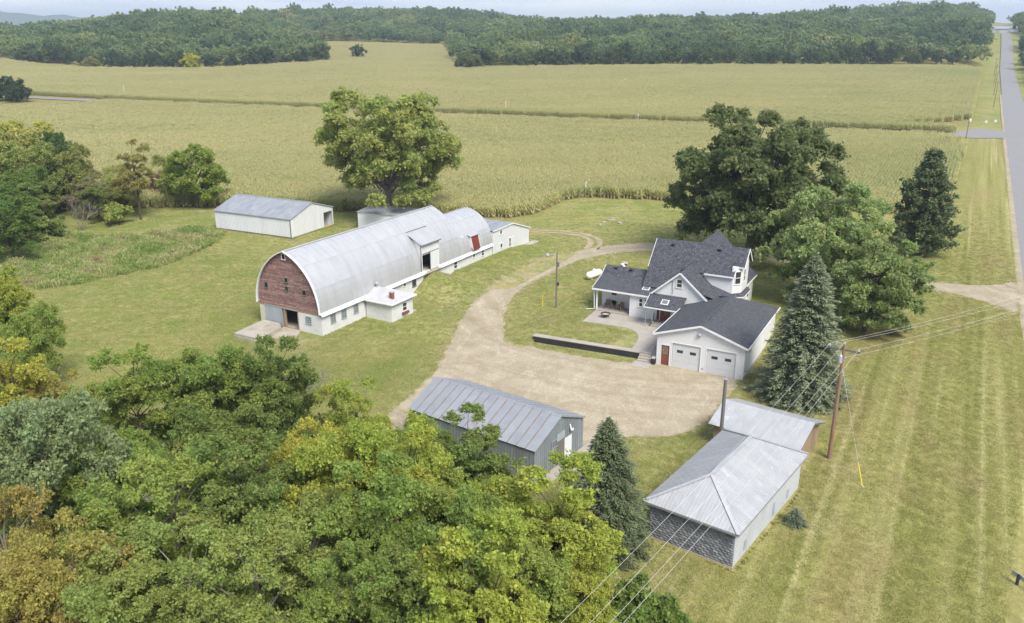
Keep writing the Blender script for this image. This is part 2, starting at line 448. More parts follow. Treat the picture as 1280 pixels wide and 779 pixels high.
def ground_mat():
    m, nt, out = new_mat('lawn_and_fields')
    b = nt.nodes.new('ShaderNodeBsdfPrincipled'); nt.links.new(b.outputs[0], out.inputs['Surface'])
    tc = nt.nodes.new('ShaderNodeTexCoord').outputs['Object']
    at = nt.nodes.new('ShaderNodeAttribute'); at.attribute_name = 'zone'
    sep = nt.nodes.new('ShaderNodeSeparateColor'); nt.links.new(at.outputs['Color'], sep.inputs[0])
    mow, field, worn = sep.outputs[0], sep.outputs[1], sep.outputs[2]
    lush = at.outputs['Alpha']
    road = mapping(nt, tc, (1,1,1), (0,0,R(28.4)))          # x across the road, y along it
    big = noise(nt, tc, .045, 6, .6, .8)
    med = noise(nt, tc, .28, 6, .65, .6)
    grain = noise(nt, mapping(nt, road, (1, .22, 1)), 2.6, 5, .75)
    fine = noise(nt, tc, 7.0, 3, .8)
    g1, g2 = (.188,.226,.064), (.270,.272,.102)
    dry = (.345,.290,.150)
    colr = mixc(nt, ramp(nt, big, .40, .60), g1, g2)
    colr = mixc(nt, math_n(nt, 'MULTIPLY', ramp(nt, med, .42, .70), .85), colr, dry)
    # lush green patches
    colr = mixc(nt, math_n(nt, 'MULTIPLY', lush, ramp(nt, noise(nt, tc, .12, 5, .6), .35, .62)), colr, (.120,.165,.036))
    # mowing streaks: long thin bands along the road, irregular in width and strength
    st1 = noise(nt, mapping(nt, road, (1, .013, 1)), .55, 3, .55, .25)
    st2 = noise(nt, mapping(nt, road, (1, .020, 1)), 1.25, 2, .5, .2)
    band = math_n(nt, 'ADD', math_n(nt, 'MULTIPLY', st1, .6), math_n(nt, 'MULTIPLY', st2, .4))
    band = math_n(nt, 'ADD', math_n(nt, 'MULTIPLY', band, .8), math_n(nt, 'MULTIPLY', grain, .2))
    bandc = mixc(nt, ramp(nt, band, .40, .60), (.205,.205,.058), (.325,.300,.125))
    line = ramp(nt, noise(nt, mapping(nt, road, (1, .008, 1)), 1.05, 2, .5, .12), .57, .68)
    bandc = mixc(nt, math_n(nt, 'MULTIPLY', line, .65), bandc, (.47,.43,.225))
    bandc = mixc(nt, math_n(nt, 'MULTIPLY', ramp(nt, noise(nt, mapping(nt, road, (1,.3,1)), .13, 6, .68, .6), .47, .68), .8), bandc, (.285,.222,.115))
    bandc = mixc(nt, math_n(nt, 'MULTIPLY', ramp(nt, noise(nt, tc, .5, 5, .7), .55, .75), .5), bandc, (.190,.205,.055))
    colr = mixc(nt, math_n(nt, 'MULTIPLY', mow, .9), colr, bandc)
    # fainter streaks across the other lawns
    st3 = noise(nt, mapping(nt, tc, (.05, 1, 1), (0,0,R(14))), .75, 4, .6, .5)
    st4 = noise(nt, mapping(nt, tc, (.30, 1, 1), (0,0,R(-35))), .9, 5, .7, .8)
    inv = math_n(nt, 'SUBTRACT', 1.0, mow)
    colr = mixc(nt, math_n(nt, 'MULTIPLY', inv, .75), colr, mixc(nt, ramp(nt, math_n(nt, 'ADD', math_n(nt, 'MULTIPLY', st3, .5), math_n(nt, 'MULTIPLY', st4, .5)), .36, .64), (.72,.78,.66), (1.20,1.16,1.16)), 'MULTIPLY')
    # worn, dry ground by the gravel and doors
    wf = math_n(nt, 'MULTIPLY', worn, ramp(nt, noise(nt, tc, .55, 5, .7, .5), .36, .62))
    colr = mixc(nt, wf, colr, (.345,.285,.185))
    # soil and stubble under the crop
    soil = mixc(nt, noise(nt, tc, .6, 4, .6), (.22,.20,.075), (.27,.24,.10))
    colr = mixc(nt, field, colr, soil)
    colr = mixc(nt, .75, colr, ramp(nt, noise(nt, mapping(nt, tc, (1,.6,1), (0,0,.4)), 1.9, 5, .75, .4), .34, .66, (.66,.70,.62), (1.22,1.20,1.16)), 'MULTIPLY')
    colr = mixc(nt, .6, colr, ramp(nt, fine, .28, .72, (.58,.60,.55), (1.28,1.26,1.22)), 'MULTIPLY')
    nt.links.new(colr, b.inputs['Base Color'])
    b.inputs['Roughness'].default_value = .95; b.inputs['Specular IOR Level'].default_value = .08
    bp = nt.nodes.new('ShaderNodeBump'); bp.inputs['Distance'].default_value = .16; bp.inputs['Strength'].default_value = .6
    nt.links.new(math_n(nt, 'ADD', math_n(nt, 'MULTIPLY', fine, .4), noise(nt, tc, 1.6, 5, .7)), bp.inputs['Height']); nt.links.new(bp.outputs[0], b.inputs['Normal'])
    return m
M['ground'] = ground_mat()

def leaf_mat(name, mode='object', trans=.32, ramp_cols=None, rough=.55, patch=None, hue=.530, vary=.75):
    """foliage: colour from the object (things) or from a random ramp (massed woods), varied leaf by leaf"""
    m, nt, out = new_mat(name)
    oi = nt.nodes.new('ShaderNodeObjectInfo')
    at = nt.nodes.new('ShaderNodeAttribute'); at.attribute_name = 'tint'
    sp = nt.nodes.new('ShaderNodeSeparateColor'); nt.links.new(at.outputs['Color'], sp.inputs[0])
    if mode == 'object':
        base = oi.outputs['Color']
    else:
        r = nt.nodes.new('ShaderNodeValToRGB'); r.color_ramp.interpolation = 'LINEAR'
        els = r.color_ramp.elements
        while len(els) < len(ramp_cols): els.new(.5)
        for e, (p, c) in zip(els, ramp_cols): e.position = p; e.color = c4(c)
        if patch:
            pn = noise(nt, oi.outputs['Location'], patch, 4, .6, .5)
            nt.links.new(math_n(nt, 'ADD', math_n(nt, 'MULTIPLY', math_n(nt, 'SUBTRACT', pn, .5), 2.2), math_n(nt, 'ADD', math_n(nt, 'MULTIPLY', oi.outputs['Random'], .5), .25), True), r.inputs['Fac'])
        else: nt.links.new(oi.outputs['Random'], r.inputs['Fac'])
        base = r.outputs['Color']
    hsv = nt.nodes.new('ShaderNodeHueSaturation')
    nt.links.new(base, hsv.inputs['Color'])
    nt.links.new(math_n(nt, 'ADD', math_n(nt, 'MULTIPLY', sp.outputs[0], -.045), hue), hsv.inputs['Hue'])
    nt.links.new(math_n(nt, 'ADD', math_n(nt, 'MULTIPLY', sp.outputs[1], vary), 1.05-vary*.5), hsv.inputs['Value'])
    d = nt.nodes.new('ShaderNodeBsdfPrincipled')
    nt.links.new(hsv.outputs['Color'], d.inputs['Base Color']); d.inputs['Roughness'].default_value = rough; d.inputs['Specular IOR Level'].default_value = .22
    t = nt.nodes.new('ShaderNodeBsdfTranslucent')
    nt.links.new(mixc(nt, .35, hsv.outputs['Color'], (1,1,.55), 'MULTIPLY'), t.inputs['Color'])
    mx = nt.nodes.new('ShaderNodeMixShader'); mx.inputs[0].default_value = trans
    nt.links.new(d.outputs[0], mx.inputs[1]); nt.links.new(t.outputs[0], mx.inputs[2]); nt.links.new(mx.outputs[0], out.inputs['Surface'])
    return m
M['leaf'] = leaf_mat('foliage', trans=.52)
M['needle'] = leaf_mat('needles', trans=.25, hue=.515)
M['wood_leaf'] = leaf_mat('woodland_foliage', 'random', .4, patch=.012, vary=.28, hue=.535, ramp_cols= [(0,(.085,.128,.060)), (.3,(.140,.195,.080)), (.6,(.205,.258,.098)), (.9,(.280,.315,.118)), (1,(.36,.33,.16))])

def corn_mat():
    m, nt, out = new_mat('maize_leaf')
    oi = nt.nodes.new('ShaderNodeObjectInfo')
    at = nt.nodes.new('ShaderNodeAttribute'); at.attribute_name = 'tint'
    sp = nt.nodes.new('ShaderNodeSeparateColor'); nt.links.new(at.outputs['Color'], sp.inputs[0])
    f = ramp(nt, noise(nt, mapping(nt, oi.outputs['Location'], (.4,1,1), (0,0,.2)), .026, 5, .62, 1.0), .40, .60)
    leafc = mixc(nt, f, (.330,.410,.140), (.500,.515,.215))
    leafc = mixc(nt, math_n(nt, 'MULTIPLY', oi.outputs['Random'], .22), leafc, (.50,.48,.20))
    c = mixc(nt, sp.outputs[0], leafc, (.53,.47,.26))                 # dry lower leaves and tassels
    hsv = nt.nodes.new('ShaderNodeHueSaturation'); nt.links.new(c, hsv.inputs['Color'])
    nt.links.new(math_n(nt, 'ADD', math_n(nt, 'MULTIPLY', sp.outputs[1], .3), .86), hsv.inputs['Value'])
    d = nt.nodes.new('ShaderNodeBsdfDiffuse'); nt.links.new(hsv.outputs['Color'], d.inputs['Color'])
    t = nt.nodes.new('ShaderNodeBsdfTranslucent'); nt.links.new(hsv.outputs['Color'], t.inputs['Color'])
    mx = nt.nodes.new('ShaderNodeMixShader'); mx.inputs[0].default_value = .42
    nt.links.new(d.outputs[0], mx.inputs[1]); nt.links.new(t.outputs[0], mx.inputs[2]); nt.links.new(mx.outputs[0], out.inputs['Surface'])
    return m
M['corn'] = corn_mat()
# ------------------------------------------------------------------ the lie of the land
BARN = (-22.38, 93.22, 60.0)
GAR = (15.66, 84.66, -28.4)
HIP = (14.93, 48.33, 53.1)
GSH = (3.96, 62.59, -35.9)
WSH = (-38.0, 140.93, 64.0)

def to_local(fr, x, y):
    a = R(fr[2]); c, s = math.cos(a), math.sin(a)
    return c*(x-fr[0]) + s*(y-fr[1]), -s*(x-fr[0]) + c*(y-fr[1])

def to_world(fr, u, v):
    a = R(fr[2]); c, s = math.cos(a), math.sin(a)
    return fr[0]+c*u-s*v, fr[1]+s*u+c*v

def sstep(a, b, x):
    t = np.clip((np.asarray(x, float)-a)/(b-a), 0, 1)
    return t*t*(3-2*t)

HT = np.array([-.75,-.577,-.35,-.22,-.08,.054,.234,.486,.558,.75])
HD = np.array([250,400,600,760,950,1250,1700,2600,6000,14000.])
HZ = np.array([[0]*10,
    [.5,.5,.5,.5,.5,.5,1,1,1,1],
    [5,5,5,6,5,6,7,7,5,5],
    [14,15,20,11,9,16,18,21,19,19],
    [18,19,35,18,15,24,27,32,28,27],
    [14,15,35,40,38,24,30,46,34,32],
    [5,8,24,44,46,25,30,49,36,36],
    [0,0,10,20,20,20,20,30,35,30],
    [0]*10, [0]*10], float)

def height(x, y):
    x = np.asarray(x, float); y = np.asarray(y, float)
    t = np.clip(x/np.maximum(y, 60.), HT[0], HT[-1]-1e-6); d = np.clip(y, HD[0], HD[-1]-1e-3)
    i = np.clip(np.searchsorted(HT, t, 'right')-1, 0, len(HT)-2); j = np.clip(np.searchsorted(HD, d, 'right')-1, 0, len(HD)-2)
    ft = (t-HT[i])/(HT[i+1]-HT[i]); fd = (d-HD[j])/(HD[j+1]-HD[j])
    ft = ft*ft*(3-2*ft)
    z = (HZ[j,i]*(1-ft)+HZ[j,i+1]*ft)*(1-fd) + (HZ[j+1,i]*(1-ft)+HZ[j+1,i+1]*ft)*fd
    # earth ramp up to the barn's upper door and the bank behind it
    bu, bv = to_local(BARN, x, y)
    side = sstep(-9.0, -.4, bv)*(1-sstep(.2, .8, bv))
    z = z + 2.45*np.exp(-((bu-22.2)/3.3)**2)*side**1.3
    z = z + .95*sstep(25.5, 28.5, bu)*(1-sstep(42, 52, bu)*.75)*(1-sstep(54, 66, bu))*sstep(-11, -1.0, bv)*(1-sstep(14, 22, bv))
    # raised house lawn behind the timber wall
    gu, gv = to_local(GAR, x, y)
    w = np.where(gu < -14.7, sstep(-19.5, -14.7, gu)*sstep(-3.5, 3.0, gv), sstep(.62, .90, gv + (gu+14.8)*(-.0709) + .42))
    w = np.where(gu > 0, sstep(7.0, 14.0, gv)*(1-sstep(10, 18, gu)), w)
    w = w*(1-sstep(24, 36, gv))
    z = z + .75*w
    return z

def Z(x, y): return float(height(x, y))

def pt_seg_dist(px, py, poly, closed=True):
    d = np.full(px.shape, 1e9)
    n = len(poly)
    for i in range(n if closed else n-1):
        ax, ay = poly[i]; bx, by = poly[(i+1) % n]
        L2 = (bx-ax)**2+(by-ay)**2 + 1e-9
        t = np.clip(((px-ax)*(bx-ax)+(py-ay)*(by-ay))/L2, 0, 1)
        d = np.minimum(d, np.hypot(px-ax-t*(bx-ax), py-ay-t*(by-ay)))
    return d

def inside(px, py, poly):
    r = np.zeros(px.shape, bool); n = len(poly)
    for i in range(n):
        x0, y0 = poly[i]; x1, y1 = poly[(i+1) % n]
        c = ((y0 > py) != (y1 > py))
        r ^= c & (px < (x1-x0)*(py-y0)/((y1-y0) if y1 != y0 else 1e-9)+x0)
    return r

def road_left(y): return 77.3+.5405*(y-122.6)
def side_mid(x): return 279+(145-x)*.373

DRIVE = [(72.9,116.0),(69.6,113.9),(64.9,113.6),(59.6,115.6),(53,121),(45,130),(34,136.4),(24.6,137.9),(17.4,136.8),(12.5,134.1),(7.7,130.6),(3.1,124.9),
         (-1.2,117.1),(-4.4,109.5),(-6.1,101.4),(-7.0,93.3),(-7.7,85.8),(-8.4,81.8),(-9.7,77.3),(-11.2,73.6),(-11.9,70.5),(-10.6,68.3),(-7,66.5),
         (3,60.3),(6.2,59.2),(7.6,61.0),(7.0,64.5),(9.0,67.4),(11.5,67.6),(14.3,67.4),(16.8,69.3),(19.1,71.8),(20.9,75.4),(23.7,80.0),(24.0,80.7),(15.8,85.2),
         (13.1,84.6),(5.4,87.7),(.9,90.7),(-.5,92.8),(-1.2,96.1),(-1.0,102.1),(0,108.1),(2.3,114.3),(6.0,120.5),(9.3,125.8),(13.4,129.6),(18.2,132.1),
         (23.5,133.1),(33,131.5),(42,126),(50,118.4),(57.6,112.2),(62.3,107.8),(63.8,104),(64.4,100.6)]
SPUR = [(13.0,133.9),(14.0,137.0),(14.2,140.2),(12.6,143.3),(8.6,145.6),(3.0,146.0),(-4,145)]
CORN_NEAR = [(-300,120),(-150,150),(-98.7,159.1),(-81.3,165),(-55.2,168.1),(-34,163.5),(-12.3,159.1),(0,157),(5,161),(8.1,167.3),(11,174),(15.3,177.2),
             (36.7,173),(57.4,165),(78.6,160),(88,166),(97,183.5),(122.5,229.5),(138.5,258),(138,270.5),(-185,side_mid(-185)-9),(-190,372),(-300,335)]
CORN_FAR = [(138,side_mid(138)+9),(road_left(330)-12,330),(road_left(590)-13,590),(120,598),(0,600),(-38,606),(-72,900),(-195,900),(-143,640),(-165,618),(-200,597),(-245,592),(-300,602),(-350,632),(-400,672),(-340,side_mid(-340)+9)]

def grow(a, b, step, ratio, lo, hi):
    v = list(np.arange(a, b+1e-6, step)); s = step
    x = v[-1]
    while x < hi: s *= ratio; x += s; v.append(x)
    s = step; x = v[0]; pre = []
    while x > lo: s *= ratio; x -= s; pre.append(x)
    return np.array(pre[::-1]+v)

gx = grow(-60, 76, .6, 1.05, -6400, 6400)
gy = grow(34, 152, .6, 1.028, -400, 6300)
GX, GY = np.meshgrid(gx, gy)
GZ = height(GX, GY)
nx, ny = len(gx), len(gy)
px, py = GX.ravel(), GY.ravel()
me = bpy.data.meshes.new('ground')
me.vertices.add(nx*ny)
me.vertices.foreach_set('co', np.stack([px, py, GZ.ravel()], 1).ravel())
ii, jj = np.meshgrid(np.arange(nx-1), np.arange(ny-1))
q = (jj*nx+ii).ravel()
loops = np.stack([q, q+1, q+1+nx, q+nx], 1).astype(np.int32)
me.loops.add(loops.size); me.loops.foreach_set('vertex_index', loops.ravel())
me.polygons.add(len(loops)); me.polygons.foreach_set('loop_start', np.arange(0, loops.size, 4, dtype=np.int32))
me.polygons.foreach_set('use_smooth', np.ones(len(loops), bool))
me.update(calc_edges=True)
gu, gv = to_local(GAR, px, py)
bu, bv = to_local(BARN, px, py)
hu, hv = to_local(HIP, px, py)
near = (py < 320) & (py > 20) & (np.abs(px) < 260)
sdf = np.full(px.shape, 50.0)
dd = pt_seg_dist(px[near], py[near], DRIVE); dd[inside(px[near], py[near], DRIVE)] = 0
sdf[near] = dd
ds = np.full(px.shape, 50.0); ds[near] = pt_seg_dist(px[near], py[near], SPUR, False)
zone = np.zeros((nx*ny, 4), np.float32)
mow = sstep(5, 13, gu)*(1-sstep(28, 40, gv)) ; mow = np.maximum(mow, sstep(-6, 4, px-(8+(py-40)*.45))*(py < 66))
mow = np.maximum(mow, sstep(-14, -8, px-road_left(py))*(py < 290))
zone[:,0] = np.where(px < road_left(py)+12, mow, .0)
zone[:,1] = (inside(px, py, CORN_NEAR) | inside(px, py, CORN_FAR) | (py > 300)).astype(np.float32)
zone[:,1] *= np.where((px > road_left(py)-12) & (px < road_left(py)+22), 0, 1)
worn = np.exp(-sdf/1.1)*.95
worn = np.maximum(worn, np.exp(-(ds/3.0)**2)*.5)
for cx, cy, r, k in ((-24.5,90.0,4.0,.8),(27,62.5,2.6,.8),(23.2,54.2,2.4,.85),(9.5,45.0,3.2,.75),(-6,104.5,5,.55),(5.0,96.5,4.5,.6),(14.0,90.0,2.5,.6),(-33,138,4,.7),(11,46,3,.5),(28.5,76,4.2,.85),(24,116,4,.4),(-31,118,5,.4)):
    worn = np.maximum(worn, k*np.exp(-((px-cx)**2+(py-cy)**2)/(r*r)))
zone[:,2] = np.clip(worn, 0, 1)
zone[:,3] = np.clip(sstep(-18, -4, bv)*0 + np.exp(-(((px+22)/16)**2+((py-82)/9)**2)) + np.exp(-(((px-7)/6)**2+((py-98)/4)**2))*.9 + np.exp(-(((px+30)/8)**2+((py-103)/12)**2))*.8
                    + np.exp(-(((px-17)/5)**2+((py-60)/5)**2))*.8 + np.exp(-(((px+65)/16)**2+((py-132)/12)**2)), 0, 1)
ca = me.color_attributes.new('zone', 'FLOAT_COLOR', 'POINT')
ca.data.foreach_set('color', zone.ravel())
me.materials.append(M['ground'])
ground = link('ground', me)
tag(ground, 'rolling green ground of lawns, verges and field soil', 'ground', kind='structure')

def ragged(poly, step, amp, seed, closed=True):
    rr = random.Random(seed); out = []; n = len(poly)
    for i in range(n if closed else n-1):
        a, b = poly[i], poly[(i+1) % n]
        L = math.hypot(b[0]-a[0], b[1]-a[1]); k = max(1, int(L/step))
        nxv, nyv = -(b[1]-a[1])/L, (b[0]-a[0])/L
        for j in range(k):
            o = rr.uniform(-amp, amp)*(1 if rr.random() < .85 else 1.9)
            out.append((a[0]+(b[0]-a[0])*j/k+nxv*o, a[1]+(b[1]-a[1])*j/k+nyv*o))
    return out

def smooth_loop(poly, it=2):
    for _ in range(it):
        o = []
        for i in range(len(poly)):
            a, b = poly[i], poly[(i+1) % len(poly)]
            o += [(a[0]*.75+b[0]*.25, a[1]*.75+b[1]*.25), (a[0]*.25+b[0]*.75, a[1]*.25+b[1]*.75)]
        poly = o
    return poly

drv = ragged(smooth_loop(DRIVE, 2), .40, .22, 3)
drive = MB().slab([(a, b, .03) for a, b in drv], .25).build('gravel_driveway', M['gravel'])
tag(drive, 'pale crushed stone driveway looping from the road round the farmhouse yard', 'driveway', kind='structure')

def strip(name, mat, mid, half, lift, label, cat):
    vs, fs = [], []
    rr = random.Random(5)
    for i, (a, b) in enumerate(mid):
        p, q = mid[max(i-1, 0)], mid[min(i+1, len(mid)-1)]
        L = math.hypot(q[0]-p[0], q[1]-p[1]); n = (-(q[1]-p[1])/L, (q[0]-p[0])/L)
        h = half(i) if callable(half) else half
        for s in (-1, -.5, 0, .5, 1):
            x, y = a+n[0]*h*s, b+n[1]*h*s
            vs.append((x, y, Z(x, y)+lift(b)))
        if i:
            k = (i-1)*5
            fs += [(k+j, k+5+j, k+6+j, k+1+j) for j in range(4)]
    m = MB().add(vs, [tuple(reversed(f)) for f in fs]).build(name, mat)
    tag(m, label, cat, kind='structure')
    return m

def dens(pts, step):
    o = []
    for a, b in zip(pts[:-1], pts[1:]):
        k = max(1, int(math.hypot(b[0]-a[0], b[1]-a[1])/step))
        o += [(a[0]+(b[0]-a[0])*i/k, a[1]+(b[1]-a[1])*i/k) for i in range(k)]
    return o+[pts[-1]]

HALF = 4.25
def road_mid(y): return (road_left(y)+HALF/.88, y)
lift_far = lambda y: .035+max(0, y-180)*.0011
strip('road', M['asphalt'], [road_mid(y) for y in np.arange(30, 1150, 4.0)], HALF, lift_far, 'grey asphalt county road running straight past the farm', 'road')
shoulder = [(road_left(y)-.35, y) for y in np.arange(60, 430, 3.0)]
strip('road_shoulder', M['gravel'], shoulder, lambda i: .45+.25*rnd.random(), lambda y: .02+max(0, y-180)*.0008, 'narrow pale gravel shoulder beside the asphalt road', 'shoulder')
sm = dens([(road_left(287)+2, 286.0), (148, 280.5), (120, side_mid(120)-.5), (24, side_mid(24)), (-120, side_mid(-120)), (-330, side_mid(-330))], 6.0)
strip('side_road', M['asphalt'], sm, lambda i: 3.0+max(0, (6-i))**1.5*.75, lambda y: .03+max(0, y-180)*.001, 'grey side road between the two corn fields', 'road')
for off in (-.8, .8):
    a = []
    for i, (x, y) in enumerate(SPUR):
        p, q = SPUR[max(i-1,0)], SPUR[min(i+1,len(SPUR)-1)]; L = math.hypot(q[0]-p[0], q[1]-p[1])
        a.append((x-(q[1]-p[1])/L*off, y+(q[0]-p[0])/L*off))
    strip('wheel_track', M['track'], dens(a, .5), lambda i: .38+.2*rnd.random(), lambda y: .03, 'bare dirt wheel rut curving off the driveway towards the long white annex', 'track')

# ------------------------------------------------------------------ scatter: one object of many small plants
def proto(name, me):
    o = bpy.data.objects.new(name, me); return o

def scatter(name, pts, rots, scls, idxs, protos, label, cat):
    pc = bpy.data.collections.new(name+'_source')
    for p in protos: pc.objects.link(p)
    me = bpy.data.meshes.new(name)
    n = len(pts)
    me.vertices.add(n); me.vertices.foreach_set('co', np.asarray(pts, np.float32).ravel())
    for nm, ty, arr in (('rot', 'FLOAT', rots), ('scl', 'FLOAT', scls), ('idx', 'INT', idxs)):
        at = me.attributes.new(nm, ty, 'POINT'); at.data.foreach_set('value', np.asarray(arr, np.int32 if ty == 'INT' else np.float32))
    o = link(name, me)
    ng = bpy.data.node_groups.new(name+'_scatter', 'GeometryNodeTree')
    ng.interface.new_socket('Geometry', in_out='INPUT', socket_type='NodeSocketGeometry')
    ng.interface.new_socket('Geometry', in_out='OUTPUT', socket_type='NodeSocketGeometry')
    gi, go = ng.nodes.new('NodeGroupInput'), ng.nodes.new('NodeGroupOutput')
    ip = ng.nodes.new('GeometryNodeInstanceOnPoints'); ci = ng.nodes.new('GeometryNodeCollectionInfo')
    ci.inputs['Collection'].default_value = pc; ci.inputs['Separate Children'].default_value = True; ci.inputs['Reset Children'].default_value = True
    ip.inputs['Pick Instance'].default_value = True
    def named(nm, ty):
        a = ng.nodes.new('GeometryNodeInputNamedAttribute'); a.data_type = ty; a.inputs['Name'].default_value = nm
        return [s for s in a.outputs if s.enabled and s.name == 'Attribute'][0]
    cx = ng.nodes.new('ShaderNodeCombineXYZ')
    ng.links.new(named('rot', 'FLOAT'), cx.inputs['Z'])
    ng.links.new(gi.outputs[0], ip.inputs['Points']); ng.links.new(ci.outputs[0], ip.inputs['Instance'])
    ng.links.new(named('idx', 'INT'), ip.inputs['Instance Index']); ng.links.new(cx.outputs[0], ip.inputs['Rotation'])
    ng.links.new(named('scl', 'FLOAT'), ip.inputs['Scale']); ng.links.new(ip.outputs[0], go.inputs[0])
    md = o.modifiers.new('scatter', 'NODES'); md.node_group = ng
    return tag(o, label, cat, kind='stuff')

def quads_mesh(name, V, tint, mat):
    """V (n,4,3) quads, tint (n,2) per quad"""
    n = len(V)
    me = bpy.data.meshes.new(name)
    me.vertices.add(4*n); me.vertices.foreach_set('co', np.ascontiguousarray(V, np.float32).ravel())
    me.loops.add(4*n); me.loops.foreach_set('vertex_index', np.arange(4*n, dtype=np.int32))
    me.polygons.add(n); me.polygons.foreach_set('loop_start', np.arange(0, 4*n, 4, dtype=np.int32))
    me.update(calc_edges=True)
    at = me.color_attributes.new('tint', 'FLOAT_COLOR', 'POINT')
    c = np.zeros((4*n, 4), np.float32); c[:,0] = np.repeat(tint[:,0], 4); c[:,1] = np.repeat(tint[:,1], 4); c[:,3] = 1
    at.data.foreach_set('color', c.ravel())
    me.materials.append(mat)
    return me

def corn_chunk(name, seed, length, rows, per_row, fat):
    g = np.random.default_rng(seed); Q = []; T = []
    for r in range(rows):
        for k in range(per_row):
            x = (r-(rows-1)/2)*.76+g.normal(0,.05); y = -length/2+(k+.5)*length/per_row+g.normal(0,.05)
            h = g.uniform(1.95, 2.45)
            nl = 7
            for l in range(nl):
                a = g.uniform(0, 2*math.pi); z = .35+(h-.5)*(l/(nl-1))**.8; L = g.uniform(.45,.75)*(1.1-.4*abs(l/nl-.45)); w = .055*fat
                d = np.array([math.cos(a), math.sin(a), 0]); s = np.array([-d[1], d[0], 0])*w
                b = np.array([x, y, z]); m_ = b+d*L*.55+np.array([0,0,.28]); e = b+d*L+np.array([0,0,g.uniform(-.25,.1)])
                dry = 1.0 if l < 2 else (g.random()*.45)
                Q += [[b-s*.5, b+s*.5, m_+s, m_-s], [m_-s, m_+s, e+s*.25, e-s*.25]]; T += [[dry, g.random()]]*2
            s = np.array([.02*fat, 0, 0]); b = np.array([x, y, 0]); t = np.array([x, y, h])
            Q.append([b-s, b+s, t+s*.6, t-s*.6]); T.append([.55, .4])
            for q in range(3):
                a = g.uniform(0, 6.28); d = np.array([math.cos(a)*.13, math.sin(a)*.13, .30]); s = np.array([-math.sin(a), math.cos(a), 0])*.03*fat
                Q.append([t-s, t+s, t+d+s*.5, t+d-s*.5]); T.append([1.0, .6+.4*g.random()])
    return proto('maize_row', quads_mesh(name, np.array(Q), np.array(T), M['corn']))

def corn_points(poly, along, across, ymin, ymax):
    dx, dy = math.sin(R(28.4)), math.cos(R(28.4))
    P = np.array(poly); a = P[:,0]*dx+P[:,1]*dy; c = P[:,0]*dy-P[:,1]*dx
    A, C = np.meshgrid(np.arange(a.min(), a.max(), along), np.arange(c.min(), c.max(), across))
    g = np.random.default_rng(4); A = (A+g.uniform(-.3,.3,A.shape)*along*.5).ravel(); C = C.ravel()
    x = A*dx+C*dy; y = A*dy-C*dx
    k = (y > ymin) & (y <= ymax) & (np.abs(x) < .66*y+8)
    x, y = x[k], y[k]; k = inside(x, y, poly)
    return x[k], y[k]

near_protos = [corn_chunk('maize_row_mesh', s, 1.5, 1, 8, 1.35) for s in (1,2,3)]
far_protos = [corn_chunk('maize_block_mesh', s, 3.0, 4, 9, 1.9) for s in (4,5,6)]
def field(name, poly, along, across, protos, y0, y1, label, seed):
    x, y = corn_points(poly, along, across, y0, y1)
    g = np.random.default_rng(seed); n = len(x)
    scatter(name, np.stack([x, y, height(x, y)-.03], 1), R(-28.4)+math.pi*g.integers(0,2,n)+g.normal(0,.03,n), g.uniform(.9,1.1,n), g.integers(0,len(protos),n), protos, label, 'crop')
    return n
nc1 = field('corn_field', CORN_NEAR, 1.5, .76, near_protos, 0, 245, 'ripening yellow-green corn standing right behind the farm buildings', 1)
EDGE_FAR = [(138,side_mid(138)+9),(150,side_mid(150)+9),(150,side_mid(150)+20),(-340,side_mid(-340)+20),(-340,side_mid(-340)+9)]
CORN_FAR[0] = (138,side_mid(138)+20); CORN_FAR[-1] = (-340,side_mid(-340)+20)
nc4 = field('corn_edge_rows', EDGE_FAR, 1.5, .76, near_protos, 0, 500, 'browning edge rows of the far corn along the side road', 7)
nc2 = field('corn_field', CORN_NEAR, 3.0, 3.04, far_protos, 245, 500, 'ripening corn on this side of the side road, well behind the farm', 2)
nc3 = field('corn_field', CORN_FAR, 3.0, 3.04, far_protos, 0, 1000, 'wide corn field beyond the side road reaching to the wooded hills', 3)
print('corn', nc1, nc2, nc3)
# ------------------------------------------------------------------ trees
def unit(g, n):
    v = g.normal(size=(n,3)); return v/np.linalg.norm(v, axis=1, keepdims=True)

